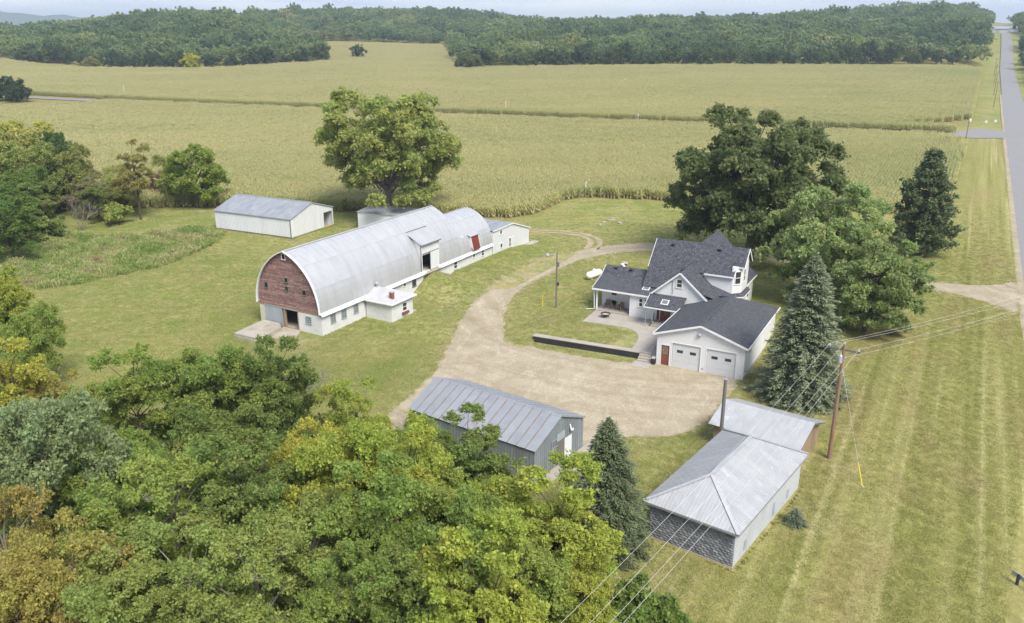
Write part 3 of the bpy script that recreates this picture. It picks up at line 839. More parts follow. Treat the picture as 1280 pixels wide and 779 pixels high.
def leaf_quads(g, C, Rr, wts, n, size, up=.35, zsq=.85, shell=.4, clump_tint=None, drop=.5, spray=9, droop=.22, loose=.75):
    """n leaves set along short sprays that radiate from clumps centred C (k,3) with radii Rr"""
    ns = max(1, n//spray); n = ns*spray
    p = wts/wts.sum(); si = g.choice(len(C), ns, p=p)
    d = unit(g, ns)
    flip = (d[:,2] < -.15) & (g.random(ns) < drop); d[flip,2] *= -1
    sd = d+g.normal(size=(ns,3))*.55; sd /= np.linalg.norm(sd, axis=1, keepdims=True)
    base = C[si]+d*(Rr[si]*shell*g.random(ns)**.5)[:,None]*np.array([1,1,zsq])
    ln = Rr[si]*(.45+.75*g.random(ns))
    idx = np.repeat(np.arange(ns), spray)
    t = (np.tile(np.arange(spray), ns)+g.random(n))/spray
    pos = base[idx]+sd[idx]*(ln[idx]*t)[:,None]+g.normal(size=(n,3))*(size*.42)
    pos[:,2] -= droop*ln[idx]*t*t
    nrm = d[idx]*.3+np.array([0,0,up])+g.normal(size=(n,3))*loose; nrm /= np.linalg.norm(nrm, axis=1, keepdims=True)
    tt = np.cross(nrm, unit(g, n)); tt /= np.linalg.norm(tt, axis=1, keepdims=True)+1e-9
    b = np.cross(nrm, tt)
    s = size*(.5+1.0*g.random(n)**1.5)[:,None]
    L, W = tt*s*.66, b*s*.40
    k = nrm*s*.12
    V = np.stack([pos-L, pos+W+k, pos+L, pos-W+k], 1)
    ct = clump_tint if clump_tint is not None else g.random(len(C))
    sv = g.random(ns)
    T = np.stack([np.clip(ct[si][idx]*.6+.25*sv[idx]+g.random(n)*.15, 0, 1), np.clip(.3*g.random(len(C))[si][idx]+.35*sv[idx]+.35*g.random(n), 0, 1)], 1)
    return V, T

def crown_clumps(g, Rx, Rz, zc, nb, low=-.55, br=(.22,.42), fr=(.48,1.0), sub=7, skew=None, cr=(.24,.46), pw=.8, core=.25):
    ga = math.pi*(3-5**.5); B = []; BR = []
    for i in range(nb):
        z = 1-(1-low)*(i+.5)/nb; rr = math.sqrt(max(0,1-z*z))**pw; a = ga*i+g.normal(0,.25)
        f = g.uniform(*fr)*(1 if g.random() > core else g.uniform(.45,.8)); d = np.array([rr*math.cos(a), rr*math.sin(a), z])
        c = d*np.array([Rx,Rx,Rz])*f+np.array([0,0,zc])
        if skew is not None: c[:2] += np.array(skew)*(c[2]-zc)/Rz
        B.append(c); BR.append(g.uniform(*br)*Rx)
    B = np.array(B); BR = np.array(BR)
    C = []; CR = []; T = []
    for c, r in zip(B, BR):
        tt = g.random()
        for d in unit(g, sub):
            d = d.copy(); d[2] = abs(d[2])*.85-.22
            C.append(c+d*r*g.uniform(.5,1.08)); CR.append(r*g.uniform(*cr)); T.append(np.clip(tt+g.normal(0,.2),0,1))
    return B, BR, np.array(C), np.array(CR), np.array(T)

def trunk_mb(g, B, zc, Rz, r0, z0=-.4, fork=.45, lean=(0,0), twigs=None, nt=0):
    mb = MB()
    top = zc+Rz*.35
    pts = [Vector((lean[0]*t*t+g.normal(0,.05)*t, lean[1]*t*t+g.normal(0,.05)*t, z0+(top-z0)*t)) for t in np.linspace(0,1,7)]
    mb.tube(pts, [r0*1.35]+[r0*(1-.78*t) for t in np.linspace(.1,1,6)], 7)
    for c in B:
        k = g.uniform(fork, .85); f = k*(len(pts)-1); i = min(int(f), len(pts)-2); s = pts[i].lerp(pts[i+1], f-i)
        if s.z > c[2]: s = pts[2].lerp(pts[3], .5)
        e = Vector(c); m_ = s.lerp(e, .5)+Vector((g.normal(0,.05), g.normal(0,.05), .10))*(e-s).length
        rr = r0*.38
        mb.tube([s, m_, e], [rr, rr*.6, rr*.18], 5, False)
    if nt and twigs is not None:
        for c in twigs[g.choice(len(twigs), min(nt, len(twigs)), replace=False)]:
            b = B[np.argmin(((B-c)**2).sum(1))]
            s = Vector(b); e = Vector(c)+Vector(c-b)*.35
            mb.tube([s, s.lerp(e,.5)+Vector((0,0,.08)), e], [r0*.10, r0*.07, r0*.03], 4, False)
    return mb

LIB = {}
def make_broadleaf(key, seed, Rx, Rz, zc, nb, nleaf, size, r0, bark='bark', **kw):
    g = np.random.default_rng(seed)
    tk = {k: kw.pop(k) for k in ('fork','lean','nt') if k in kw}
    lk = {k: kw.pop(k) for k in ('up','zsq','shell','drop') if k in kw}
    B, BR, C, CR, T = crown_clumps(g, Rx, Rz, zc, nb, **kw)
    V, tint = leaf_quads(g, C, CR, CR**2, nleaf, size, clump_tint=T, **lk)
    crown = quads_mesh(key+'_crown', V, tint, M['leaf'])
    LIB[key] = (trunk_mb(g, B, zc, Rz, r0, twigs=C, **tk).mesh(key+'_trunk', M[bark]), crown)

def conifer(key, seed, Hh, Rb, nwh, per, droop, size, nspr, r0, z0=.3, power=1.0, irregular=.12, width=.5, upturn=.0):
    g = np.random.default_rng(seed); Q = []; T = []
    mb = MB().tube([(0,0,-.4),(0,0,Hh*.5),(0,0,Hh*.97)], [r0*1.2, r0*.7, r0*.06], 7)
    for w in range(nwh):
        f = w/(nwh-1); z = z0+(Hh-z0)*f**.92
        Rw = Rb*(1-f)**power*(1+g.normal(0, irregular*.5))+.12
        k = max(4, int(per*(1-f*.62)))
        a0 = g.uniform(0, 6.28)
        for b in range(k):
            a = a0+2*math.pi*b/k+g.normal(0,.14); L = Rw*(1+g.normal(0, irregular)); bt = g.random(); bv = g.random()
            dx, dy = math.cos(a), math.sin(a); dr = droop*(1-f*1.3)
            ez = z-L*dr+upturn*L
            if L > .7: mb.tube([(0,0,z),(dx*L*.9,dy*L*.9,z+(ez-z)*.9)], [r0*.10*(1-f)+.012, .01], 3, False)
            ns = max(3, int(nspr*L/Rb)+2)
            for s in range(ns):
                t = (s+g.random())/ns; t = .18+.82*t
                sp = width*(1-t*.55)*min(1.0, L)*(.9 if f < .9 else .5)
                off = g.normal(0, sp*.42)
                p = np.array([dx*L*t-dy*off, dy*L*t+dx*off, z+(ez-z)*t**1.15+g.normal(0,.07)+.04])
                dirv = np.array([dx-dy*np.sign(off)*.7, dy+dx*np.sign(off)*.7, g.uniform(-.35,.22)]); dirv /= np.linalg.norm(dirv)
                nn = np.array([g.normal(0,.35), g.normal(0,.35), 1.0]); sd = np.cross(dirv, nn); sd /= np.linalg.norm(sd)
                sz = size*(.65+.7*g.random())*(.6+.4*min(1, L/1.5))
                e1, e2 = dirv*sz*.6, sd*sz*.20
                Q.append([p-e1, p-e2*1.0, p+e1, p+e2*1.0]); T.append([bt*.6+.4*g.random(), .35*bv+.65*g.random()*(.55+.45*t)+.1])
    Q = np.array(Q); T = np.clip(np.array(T), 0, 1)
    LIB[key] = (mb.mesh(key+'_trunk', M['bark']), quads_mesh(key+'_crown', Q, T, M['needle']))
    return len(Q)

def plant(key, name, x, y, s=1.0, rz=0.0, colr=(.06,.1,.02), label=None, cat='tree', group=None, z=None, sz=None, crown='crown'):
    root = empty(name, (x, y, Z(x, y) if z is None else z), rz, label, cat, group)
    root.scale = (s, s, s if sz is None else sz)
    tr, cr = LIB[key]
    if tr is not None: link('trunk', tr, root)
    o = link(crown, cr, root); o.color = c4(colr)
    return root

# kinds for the thicket (crown about 4 m radius)
make_broadleaf('thick_a', 11, 3.6, 4.2, 5.2, 24, 66000, .132, .20, sub=13, low=-.9, nt=70)
make_broadleaf('thick_b', 12, 3.9, 3.3, 4.8, 25, 68000, .132, .20, sub=13, low=-.9, nt=70)
make_broadleaf('thick_c', 13, 3.2, 4.4, 5.6, 23, 62000, .13, .18, sub=13, low=-.92, br=(.26,.42))
make_broadleaf('sparse_a', 14, 3.7, 3.5, 4.8, 21, 30000, .125, .15, bark='pale_bark', sub=12, low=-.85, nt=150)
make_broadleaf('sparse_b', 15, 3.3, 3.9, 5.0, 20, 31000, .125, .14, bark='pale_bark', sub=12, low=-.85, nt=130)
make_broadleaf('slim', 16, 2.3, 4.7, 6.0, 21, 36000, .128, .15, sub=12, low=-.95, br=(.28,.42))
make_broadleaf('bush', 17, 1.6, 1.2, .95, 12, 7000, .17, .05, sub=10, low=-.5)

def dead_shrub(key, seed, hgt, n):
    g = np.random.default_rng(seed); mb = MB()
    def grow_(p, d, L, r, lvl):
        q = p+d*L; m_ = p.lerp(q,.5)+Vector(g.normal(0,.06,3))*L
        mb.tube([p, m_, q], [r, r*.8, r*.55], 4, False)
        if lvl == 0: return
        for _ in range(3 if lvl > 1 else 4):
            dd = (d+Vector(g.normal(0,.45,3))).normalized(); grow_(q if g.random() < .6 else m_, dd, L*g.uniform(.5,.8), r*.55, lvl-1)
    for i in range(n):
        a = 2*math.pi*i/n; grow_(Vector((0,0,-.2)), Vector((math.cos(a)*.5, math.sin(a)*.5, 1)).normalized(), hgt*.42, .05, 3)
    LIB[key] = (None, mb.mesh(key+'_branches', M['pale_bark']))
dead_shrub('dead', 5, 5.5, 7)

YG, YB, GR, DG, BG, OR, OL, MG = (.410,.450,.085), (.480,.465,.090), (.262,.345,.086), (.200,.265,.078), (.290,.360,.195), (.430,.350,.112), (.318,.378,.112), (.318,.392,.098)
# x, y, kind, size, colour, what it looks like
THICKET = [
 #   u    v   zc   R  kind colour label
 (-54.5, 85.5, 'thick_a', 1.00, 1.06, YG, 'yellow-green leafy tree at the edge of the mown lawn, beside an olive tree'),
 (-47.4, 77.4, 'thick_b', 0.82, 0.94, MG, 'rounded olive-green tree bordering the mown lawn left of the barn'),
 (-41.6, 64.1, 'thick_c', 1.12, 0.98, YB, 'bright yellow tree rising between the olive tree and the silvery tree'),
 (-38.2, 64.8, 'sparse_b', 0.70, 0.80, OR, 'small orange-yellow tree turning colour beside the silvery tree'),
 (-31.8, 49.5, 'thick_b', 1.28, 1.35, BG, 'large silvery blue-green tree, the only one in the thicket'),
 (-29.7, 42.2, 'sparse_a', 1.03, 1.04, OR, 'rusty orange-brown tree below the silvery blue-green tree'),
 (-24.4, 39.3, 'sparse_b', 1.21, 1.00, OR, 'thin orange-tinged tree with pale twigs showing through'),
 (-33.1, 59.1, 'thick_a', 0.83, 0.87, MG, 'mid-green tree squeezed between the orange-yellow tree and the thicket edge'),
 (-31.3, 63.8, 'thick_c', 1.06, 0.80, MG, 'mid-green tree on the thicket edge facing the open lawn'),
 (-27.6, 65.1, 'thick_a', 1.03, 0.96, GR, 'full green tree on the lawn edge in front of the barn'),
 (-22.8, 64.1, 'thick_b', 1.13, 1.15, GR, 'broad green tree, tallest on the lawn edge in front of the barn'),
 (-19.4, 64.4, 'thick_c', 1.12, 0.89, DG, 'dark green tree beside bare grey twigs facing the barn'),
 (-26.2, 50.8, 'thick_b', 0.97, 1.04, GR, 'green tree in the heart of the thicket'),
 (-21.4, 45.7, 'sparse_a', 1.19, 1.15, MG, 'grey-green open tree with a few yellow leaves'),
 (-19.6, 53.8, 'thick_a', 1.17, 1.00, DG, 'shaded dark green tree behind the broad green lawn-edge tree'),
 (-16.6, 46.7, 'thick_c', 1.25, 0.86, DG, 'shaded dark green tree beside the grey-green open tree'),
 (-13.3, 63.0, 'sparse_b', 0.97, 0.81, YG, 'airy yellow-green tree near the end of the grey metal shed'),
 (-13.7, 51.1, 'thick_a', 1.00, 1.06, YB, 'bright yellow tree left of the brightest yellow-green tree'),
 (-9.7, 48.4, 'thick_b', 1.18, 1.29, YG, 'broad brightest yellow-green tree in the middle of the thicket'),
 (-6.6, 48.5, 'thick_c', 1.12, 0.91, YG, 'yellow-green tree just below the grey metal shed'),
 (-2.7, 53.0, 'slim', 1.26, 0.90, DG, 'slim dark tree with bronze tips standing against the grey metal shed roof'),
 (-6.4, 56.7, 'thick_b', 0.72, 0.85, MG, 'olive-green tree against the long wall of the grey metal shed'),
 (-4.1, 46.9, 'thick_a', 1.00, 0.87, MG, 'olive-green tree behind the slim dark tree'),
 (-0.7, 45.2, 'thick_b', 1.00, 0.97, YG, 'yellow-green tree below the gable of the grey metal shed'),
 (2.5, 43.5, 'thick_c', 1.25, 0.83, YG, 'yellow-green tree next to the dark spruce'),
 (0.2, 38.7, 'thick_a', 1.11, 0.90, MG, 'dense yellow-olive tree under the power lines'),
 (-3.3, 39.3, 'thick_b', 1.03, 1.15, GR, 'green tree among the yellow-olive ones'),
 (-7.6, 42.3, 'thick_c', 1.25, 0.93, GR, 'dull green tree below the brightest yellow-green tree'),
 (-12.3, 43.5, 'sparse_a', 1.03, 0.96, OL, 'thin olive tree directly behind the pale leafless branches'),
 (-18.2, 39.5, 'sparse_b', 1.21, 0.96, OL, 'sparse olive-yellow tree with grey twigs showing through'),
 (-14.1, 39.1, 'sparse_a', 1.05, 0.96, OL, 'thin olive tree beside the sparse olive-yellow tree with grey twigs'),
 (3.7, 40.5, 'thick_a', 0.89, 0.72, YG, 'yellow-green tree at the thicket end beside the stone-block shed'),
 (-5.2, 37.6, 'thick_a', 1.00, 0.96, DG, 'dark green tree at the bottom of the thicket'),
 (-8.7, 38.0, 'thick_c', 1.06, 0.79, GR, 'dull green tree at the thicket foot beside the pale leafless branches'),
 (-23.8, 43.4, 'thick_c', 1.06, 0.79, GR, 'green tree between the silvery tree and the grey-green open tree'),
 (-1.7, 36.3, 'thick_c', 1.12, 0.89, YG, 'yellow-green tree under the power lines'),
 (-21.3, 36.8, 'thick_a', 1.06, 0.88, OL, 'olive tree with rusty leaves at the thicket foot'),
 (-26.0, 36.8, 'thick_b', 0.97, 0.96, OR, 'rusty orange tree at the thicket foot'),
]
for i, (x, y, k, s, sz, c, lab) in enumerate(THICKET):
    j = random.Random(i*13+1)
    cc = tuple(v*q for v, q in zip([c[0]*.8+.065, c[1]*.8+.070, c[2]*.8+.018], [j.uniform(.95,1.05)]*3))
    plant(k, 'thicket_tree', x, y, s*(.80+.14*j.random()), j.uniform(0,360), cc, lab, 'tree', 'trees of the foreground thicket', sz=sz*(1.02+.22*j.random()))
def dead(x, y, s, rz, label):
    root = empty('bare_shrub', (x, y, Z(x, y)), rz, label, 'shrub')
    root.scale = (s,)*3
    link('branches', LIB['dead'][1], root)
dead(-19.6, 75.5, .85, 20, 'bare grey-twigged shrub on the thicket edge facing the barn')
dead(-10.4, 42.6, 1.05, 90, 'pale leafless branches reaching out of the thicket among olive trees')
dead(-24.5, 53.0, .8, 200, 'bare pale branches behind the shaded dark green trees')
dead(-77.0, 147.5, 1.2, 0, 'bare grey-brown shrub beyond the weedy patch')
plant('bush', 'low_bush', 7.6, 42.2, 1.35, 10, (.22,.29,.075), 'low light-green bush under the power lines below the stone-block shed', 'bush')
plant('bush', 'low_bush', 4.6, 43.4, 1.2, 80, (.26,.30,.07), 'low yellow-green bush between the thicket end and the light-green bush', 'bush')
plant('bush', 'low_bush', 9.6, 41.0, 1.0, 150, (.21,.28,.07), 'small light-green bush at the outer end of the bushes below the stone-block shed', 'bush')

# big yard trees
make_broadleaf('cottonwood', 31, 12.1, 11.4, 12.8, 96, 165000, .36, .62, bark='pale_bark', sub=13, low=-.85, br=(.14,.24), fr=(.60,1.0), fork=.25, nt=40, core=.35, pw=.62)
make_broadleaf('oak', 32, 13.6, 10.4, 11.8, 92, 160000, .37, .75, sub=13, low=-.85, br=(.13,.21), fr=(.64,.98), fork=.3, nt=40, core=.4, pw=.7)
make_broadleaf('maple', 33, 7.4, 8.2, 8.4, 64, 100000, .25, .40, sub=13, low=-.96, br=(.16,.25), fr=(.62,.96), core=.35, pw=.55)
make_broadleaf('yard_round', 34, 6.6, 5.6, 6.2, 38, 50000, .29, .35, sub=12, low=-.92, br=(.18,.29), pw=.65)
plant('cottonwood', 'cottonwood_tree', -23.0, 154.9, 1.0, 0, (.375,.410,.128), 'tall spreading cottonwood behind the arched barn', 'tree')
plant('oak', 'oak_tree', 37.2, 127.5, 1.0, 40, (.185,.220,.088), 'huge dark green oak behind the farmhouse', 'tree')
plant('maple', 'maple_tree', 40.8, 104.5, 1.06, 0, (0.345,0.414,0.167), 'light green maple behind the blue spruce, further from the power pole', 'tree', z=-.9)
plant('maple', 'maple_tree', 42.3, 94.8, .86, 130, (0.299,0.362,0.138), 'leafy green maple beside the blue spruce, nearer the power pole', 'tree', z=-1.3)
n1 = conifer('spruce', 41, 14.6, 4.0, 54, 32, .34, .30, 105, .24, power=.72, irregular=.17, width=.95)
n2 = conifer('dark_spruce', 42, 9.9, 3.0, 50, 30, .40, .24, 85, .17, power=.72, irregular=.17, width=.72)
conifer('dwarf_spruce', 44, 1.25, .75, 12, 12, .1, .20, 22, .03, z0=.05, power=.6)
def pine_tree(key, seed, Hh, Rb, levels):
    g = np.random.default_rng(seed); C = []; CR = []; T = []; mb = MB().tube([(0,0,-.4),(.1,0,Hh*.5),(0,.1,Hh*.96)], [.34,.22,.05], 8)
    for w in range(levels):
        f = w/(levels-1); z = 1.3+(Hh-2.0)*f; Rw = Rb*(math.sin(math.pi*(.30+.70*f))**.75*(1.02-.30*f))+.25
        k = max(4, int(10*(1-f*.5))); a0 = g.uniform(0,6.28)
        for b in range(k):
            a = a0+2*math.pi*b/k+g.normal(0,.2); L = Rw*g.uniform(.72,1.12); tt = g.random()
            e = np.array([math.cos(a)*L, math.sin(a)*L, z+L*.12+g.normal(0,.15)])
            mb.tube([(0,0,z-.1),(e[0]*.55,e[1]*.55,z+(e[2]-z)*.3),tuple(e)], [.07,.05,.015], 4, False)
            for q in range(7):
                t = g.uniform(.35,1.05); p = np.array([e[0]*t, e[1]*t, z+(e[2]-z)*t])+g.normal(0,.32,3)*np.array([1,1,.45])
                C.append(p); CR.append(g.uniform(.36,.68)); T.append(np.clip(tt+g.normal(0,.2),0,1))
    C = np.array(C); CR = np.array(CR)
    V, t = leaf_quads(g, C, CR, CR**2, 56000, .26, up=.5, zsq=.6, droop=0, clump_tint=np.array(T))
    LIB[key] = (mb.mesh(key+'_trunk', M['bark']), quads_mesh(key+'_crown', V, t, M['needle']))
pine_tree('pine', 43, 17.4, 5.2, 19)
plant('spruce', 'blue_spruce', 28.5, 75.9, 1.0, 0, (.205,.245,.150), 'tall blue-grey spruce beside the garage', 'tree')
plant('dark_spruce', 'spruce_tree', 6.5, 51.0, 1.0, 50, (.135,.170,.088), 'dark green spruce between the grey metal shed and the stone-block shed', 'tree')
plant('pine', 'pine_tree', 65.3, 130.6, .96, 0, (.125,.170,.080), 'dark green pine by the road, beyond the maples', 'tree')
plant('dwarf_spruce', 'dwarf_spruce', 20.9, 53.7, 1.0, 0, (.15,.19,.125), 'knee-high blue-green spruce seedling beside the stone-block shed', 'shrub')

# trees and shrubs round the weedy patch beyond the lawn
WEST = [
 (-107,186,'yard_round',1.05,1.25,(0.500,0.490,0.138),'tall yellow-olive tree standing behind the dark green one past the weedy patch'),
 (-95.8,176,'yard_round',.72,1.15,(0.131,0.197,0.063),'dark green tree standing out above brown bushes past the weedy patch'),
 (-96,160,'yard_round',.95,1.0,(0.315,0.352,0.101),'olive tree behind the dense green trees past the weedy patch'),
 (-88,150,'thick_a',1.25,1.2,(0.189,0.265,0.064),'dense green tree between the weedy patch and the olive tree'),
 (-84,134,'thick_b',1.5,1.35,(0.164,0.231,0.061),'dense dark green tree at the near end of the weedy patch'),
 (-77.5,126,'thick_c',1.35,1.0,(0.177,0.252,0.064),'dense green tree overhanging the near end of the weedy patch'),
 (-87,168,'sparse_a',1.15,1.1,(0.328,0.293,0.144),'brownish half-bare tree under the dark green one'),
 (-81,158,'sparse_b',1.05,.85,(0.310,0.282,0.161),'low greyish-brown bush beyond the weedy patch'),
 (-79,168,'sparse_a',1.0,1.05,(0.415,0.415,0.147),'thin yellowish tree between the brown bushes and the slender tree'),
 (-70.2,156,'slim',1.35,1.45,(0.378,0.339,0.121),'slender bronze-green tree rising alone above the weedy patch'),
 (-72.5,151.5,'bush',1.6,1.9,(0.366,0.402,0.114),'low yellow-green shrub at the foot of the slender tree'),
 (-74.5,175,'sparse_b',.8,.7,(0.339,0.239,0.164),'small brownish bush behind the slender tree'),
 (-63.2,166.5,'yard_round',1.0,1.0,(0.302,0.366,0.081),'round green tree beside the long white shed'),
 (-90,158,'yard_round',.9,1.15,(0.287,0.338,0.101),'full green tree behind the greyish-brown bush past the weedy patch'),
 (-101,170,'yard_round',.95,1.2,(0.374,0.389,0.115),'full olive-yellow tree between the tall yellow-olive and the dark green trees'),
 (-76.5,163,'thick_b',1.0,.95,(0.389,0.402,0.129),'bushy olive tree beside the slender tree'),
 (-84,146,'thick_c',1.2,.85,(0.245,0.287,0.093),'bushy dark tree leaning over the weedy patch'),
 (-80,140,'bush',2.3,2.0,(0.287,0.345,0.101),'broad green bush on the rim of the weedy patch'),
 (-86,163,'yard_round',.8,1.1,(.30,.32,.10),'feathery pale green tree behind the half-bare brownish one'),
 (-68,171,'thick_a',1.2,1.15,(.32,.33,.11),'pale olive tree between the slender tree and the round green tree'),
 (-77,154,'thick_a',1.0,.8,(.25,.28,.09),'bushy green tree at the rim of the weedy patch, beside the bare shrub'),
 (-92,141,'thick_a',1.4,1.25,(0.207,0.277,0.075),'green tree behind the dense dark trees of the weedy patch'),
]
for i, (x, y, k, s, sz, c, lab) in enumerate(WEST):
    plant(k, 'yard_tree' if 'bush' not in lab and 'shrub' not in lab else 'yard_bush', x, y, s, i*77, c, lab, 'tree' if 'bush' not in lab and 'shrub' not in lab else 'bush', sz=sz)

# weeds, scrub under the thicket
def tuft(name, seed, n, hgt, spread, w):
    g = np.random.default_rng(seed); Q = []; T = []
    for i in range(n):
        a = g.uniform(0,6.28); r = spread*g.random()**.5; b = np.array([r*math.cos(a), r*math.sin(a), -.03]); h = hgt*g.uniform(.5,1.1)
        d = np.array([g.normal(0,.28), g.normal(0,.28), 1.0]); t = b+d*h; s = np.array([math.cos(a*3), math.sin(a*3), 0])*w
        Q.append([b-s*.6, b+s*.6, t+s, t-s]); T.append([g.random(), g.random()])
    return proto(name, quads_mesh(name, np.array(Q), np.array(T), M['weed']))
M['weed'] = leaf_mat('weed_leaf', 'random', .4, patch=.16, ramp_cols= [(0,(.20,.28,.075)), (.40,(.32,.37,.12)), (.65,(.43,.42,.19)), (.85,(.40,.33,.20)), (1,(.30,.22,.15))])
M['scrub'] = leaf_mat('scrub_leaf', 'random', .3, [(0,(.15,.18,.055)), (.5,(.21,.25,.07)), (1,(.29,.30,.09))])
wt = [tuft('weed_tuft', s, 46, .68, .5, .045) for s in (1,2,3)]
WEEDS = [(-72,114),(-86,128),(-86,146),(-68,142),(-56,149),(-51,147),(-50,139),(-53,124),(-61,114.5),(-66,112)]
g = np.random.default_rng(9)
X = g.uniform(-88,-48,9000); Y = g.uniform(111,150,9000); k = inside(X, Y, WEEDS); X, Y = X[k], Y[k]
sc = g.uniform(.45,1.1,len(X))*(.55+.8*np.sin(X*.37+Y*.23+1.5*np.sin(Y*.31))**2)
scatter('weeds', np.stack([X, Y, height(X,Y)], 1), g.uniform(0,6.28,len(X)), sc, g.integers(0,3,len(X)), wt, 'rank green and brown weeds on the unmown patch', 'weeds')
SCRUB = [(-62,92),(-52,79),(-45,68),(-33,66),(-24,72),(-17,70),(-13,62),(-8,59),(1,50),(4,45),(6,38),(2,30),(-50,30),(-70,60)]
B_, BR_, C_, CR_, T_ = crown_clumps(np.random.default_rng(3), 1.5, 1.1, .7, 9, sub=6)
V_, t_ = leaf_quads(np.random.default_rng(3), C_, CR_, CR_**2, 900, .30, clump_tint=T_)
sp_ = [proto('scrub_bush', quads_mesh('scrub_bush', V_, t_, M['scrub']))]
X = g.uniform(-70,8,1500); Y = g.uniform(28,92,1500); k = inside(X, Y, SCRUB); X, Y = X[k], Y[k]
scatter('undergrowth', np.stack([X, Y, height(X,Y)], 1), g.uniform(0,6.28,len(X)), g.uniform(.7,1.3,len(X)), np.zeros(len(X)), sp_, 'low leafy undergrowth filling the ground between the thicket trees', 'undergrowth')

# rough grass along the edges of the gravel and the walls
M['grass_edge'] = leaf_mat('rough_grass', 'random', .3, [(0,(.22,.23,.07)), (.6,(.28,.26,.09)), (1,(.36,.31,.14))])
def blade_tuft(seed):
    gg = np.random.default_rng(seed); Q = []; T = []
    for i in range(16):
        a = gg.uniform(0,6.28); r = .14*gg.random(); b = np.array([r*math.cos(a), r*math.sin(a), -.02]); t = b+np.array([gg.normal(0,.07), gg.normal(0,.07), gg.uniform(.06,.15)]); s = np.array([math.cos(a*5), math.sin(a*5), 0])*.022
        Q.append([b-s, b+s, t+s*.5, t-s*.5]); T.append([gg.random(), gg.random()])
    return proto('grass_tuft', quads_mesh('grass_tuft', np.array(Q), np.array(T), M['grass_edge']))
gt = [blade_tuft(s) for s in (1,2,3)]
E1 = []
for fr, rect in ((BARN, (0,0,30,-.3)), (HIP, (-.3,-.35,13.4,6.7)), (WSH, (-.3,-.3,11.9,17.3))):
    u0, v0, u1, v1 = rect
    for (a, b) in (((u0,v0),(u1,v0)), ((u0,v0),(u0,v1)), ((u1,v0),(u1,v1))):
        L = math.hypot(b[0]-a[0], b[1]-a[1])
        for q_ in range(int(L/.12)):
            t = rnd.random(); E1.append(to_world(fr, a[0]+(b[0]-a[0])*t+rnd.gauss(0,.06), a[1]+(b[1]-a[1])*t+rnd.gauss(0,.06)))
E1 = np.array(E1); k = g.random(len(E1)) < .5; E1 = E1[k]
scatter('edge_grass', np.stack([E1[:,0], E1[:,1], height(E1[:,0],E1[:,1])], 1), g.uniform(0,6.28,len(E1)), g.uniform(.6,1.4,len(E1)), g.integers(0,3,len(E1)), gt, 'ragged grass tufts fringing the shed and barn walls', 'grass')

# short grass over the nearer lawns
def lawn_ok(x, y):
    ok = ~inside(x, y, DRIVE) | (pt_seg_dist(x, y, DRIVE) < .22)
    for fr, u0, u1, v0, v1 in ((BARN,-6.2,51,-.3,10.5),(BARN,7.4,12.6,-4.6,0),(GAR,-14.8,9.9,-.6,.6),(GAR,-12.2,9.6,.3,26),(HIP,-.4,13.5,-.4,6.8),(HIP,15.2,22,.6,9),(GSH,-13.6,1.5,-4,5.3),(WSH,-.3,12,-.3,17.4)):
        u, v = to_local(fr, x, y); ok &= ~((u > u0) & (u < u1) & (v > v0) & (v < v1))
    u, v = to_local(GAR, x, y); ok |= (u > -14.6) & (u < -5.6) & (v > .6) & (v < 6.7)
    ok &= ~inside(x, y, SCRUB) & ~inside(x, y, WEEDS) & (x < road_left(y)-.9) & ~inside(x, y, CORN_NEAR)
    return ok
def lawn_blade_mat():
    m, nt, out = new_mat('lawn_grass')
    oi = nt.nodes.new('ShaderNodeObjectInfo'); loc = oi.outputs['Location']
    road = mapping(nt, loc, (1,1,1), (0,0,R(28.4)))
    c = mixc(nt, ramp(nt, noise(nt, loc, .07, 6, .65, .7), .38, .62), (.260,.335,.088), (.350,.368,.122))
    c = mixc(nt, math_n(nt, 'MULTIPLY', ramp(nt, noise(nt, loc, .22, 6, .68, .7), .42, .64), .9), c, (.435,.385,.190))
    sx = nt.nodes.new('ShaderNodeSeparateXYZ'); nt.links.new(loc, sx.inputs[0])
    gl = nt.nodes.new('ShaderNodeSeparateXYZ'); nt.links.new(road, gl.inputs[0])
    right = ramp(nt, math_n(nt, 'MULTIPLY', math_n(nt, 'SUBTRACT', gl.outputs['X'], -22.0), .02), .05, .25)
    line = ramp(nt, noise(nt, mapping(nt, road, (1,.008,1)), 1.05, 2, .5, .12), .52, .64)
    band = ramp(nt, noise(nt, mapping(nt, road, (1,.013,1)), .55, 3, .55, .25), .40, .60)
    c = mixc(nt, right, c, mixc(nt, band, (.255,.290,.076), (.410,.400,.150)))
    c = mixc(nt, math_n(nt, 'MULTIPLY', right, math_n(nt, 'MULTIPLY', line, .85)), c, (.600,.570,.300))
    c = mixc(nt, math_n(nt, 'MULTIPLY', right, math_n(nt, 'MULTIPLY', ramp(nt, noise(nt, mapping(nt, road, (1,.3,1)), .13, 6, .68, .6), .50, .68), .8)), c, (.400,.315,.165))
    c = mixc(nt, math_n(nt, 'MULTIPLY', oi.outputs['Random'], .25), c, (.52,.46,.25))
    d = nt.nodes.new('ShaderNodeBsdfDiffuse'); nt.links.new(c, d.inputs['Color'])
    t = nt.nodes.new('ShaderNodeBsdfTranslucent'); nt.links.new(c, t.inputs['Color'])
    mx = nt.nodes.new('ShaderNodeMixShader'); mx.inputs[0].default_value = .45
    nt.links.new(d.outputs[0], mx.inputs[1]); nt.links.new(t.outputs[0], mx.inputs[2]); nt.links.new(mx.outputs[0], out.inputs['Surface'])
    return m
M['lawn_blade'] = lawn_blade_mat()
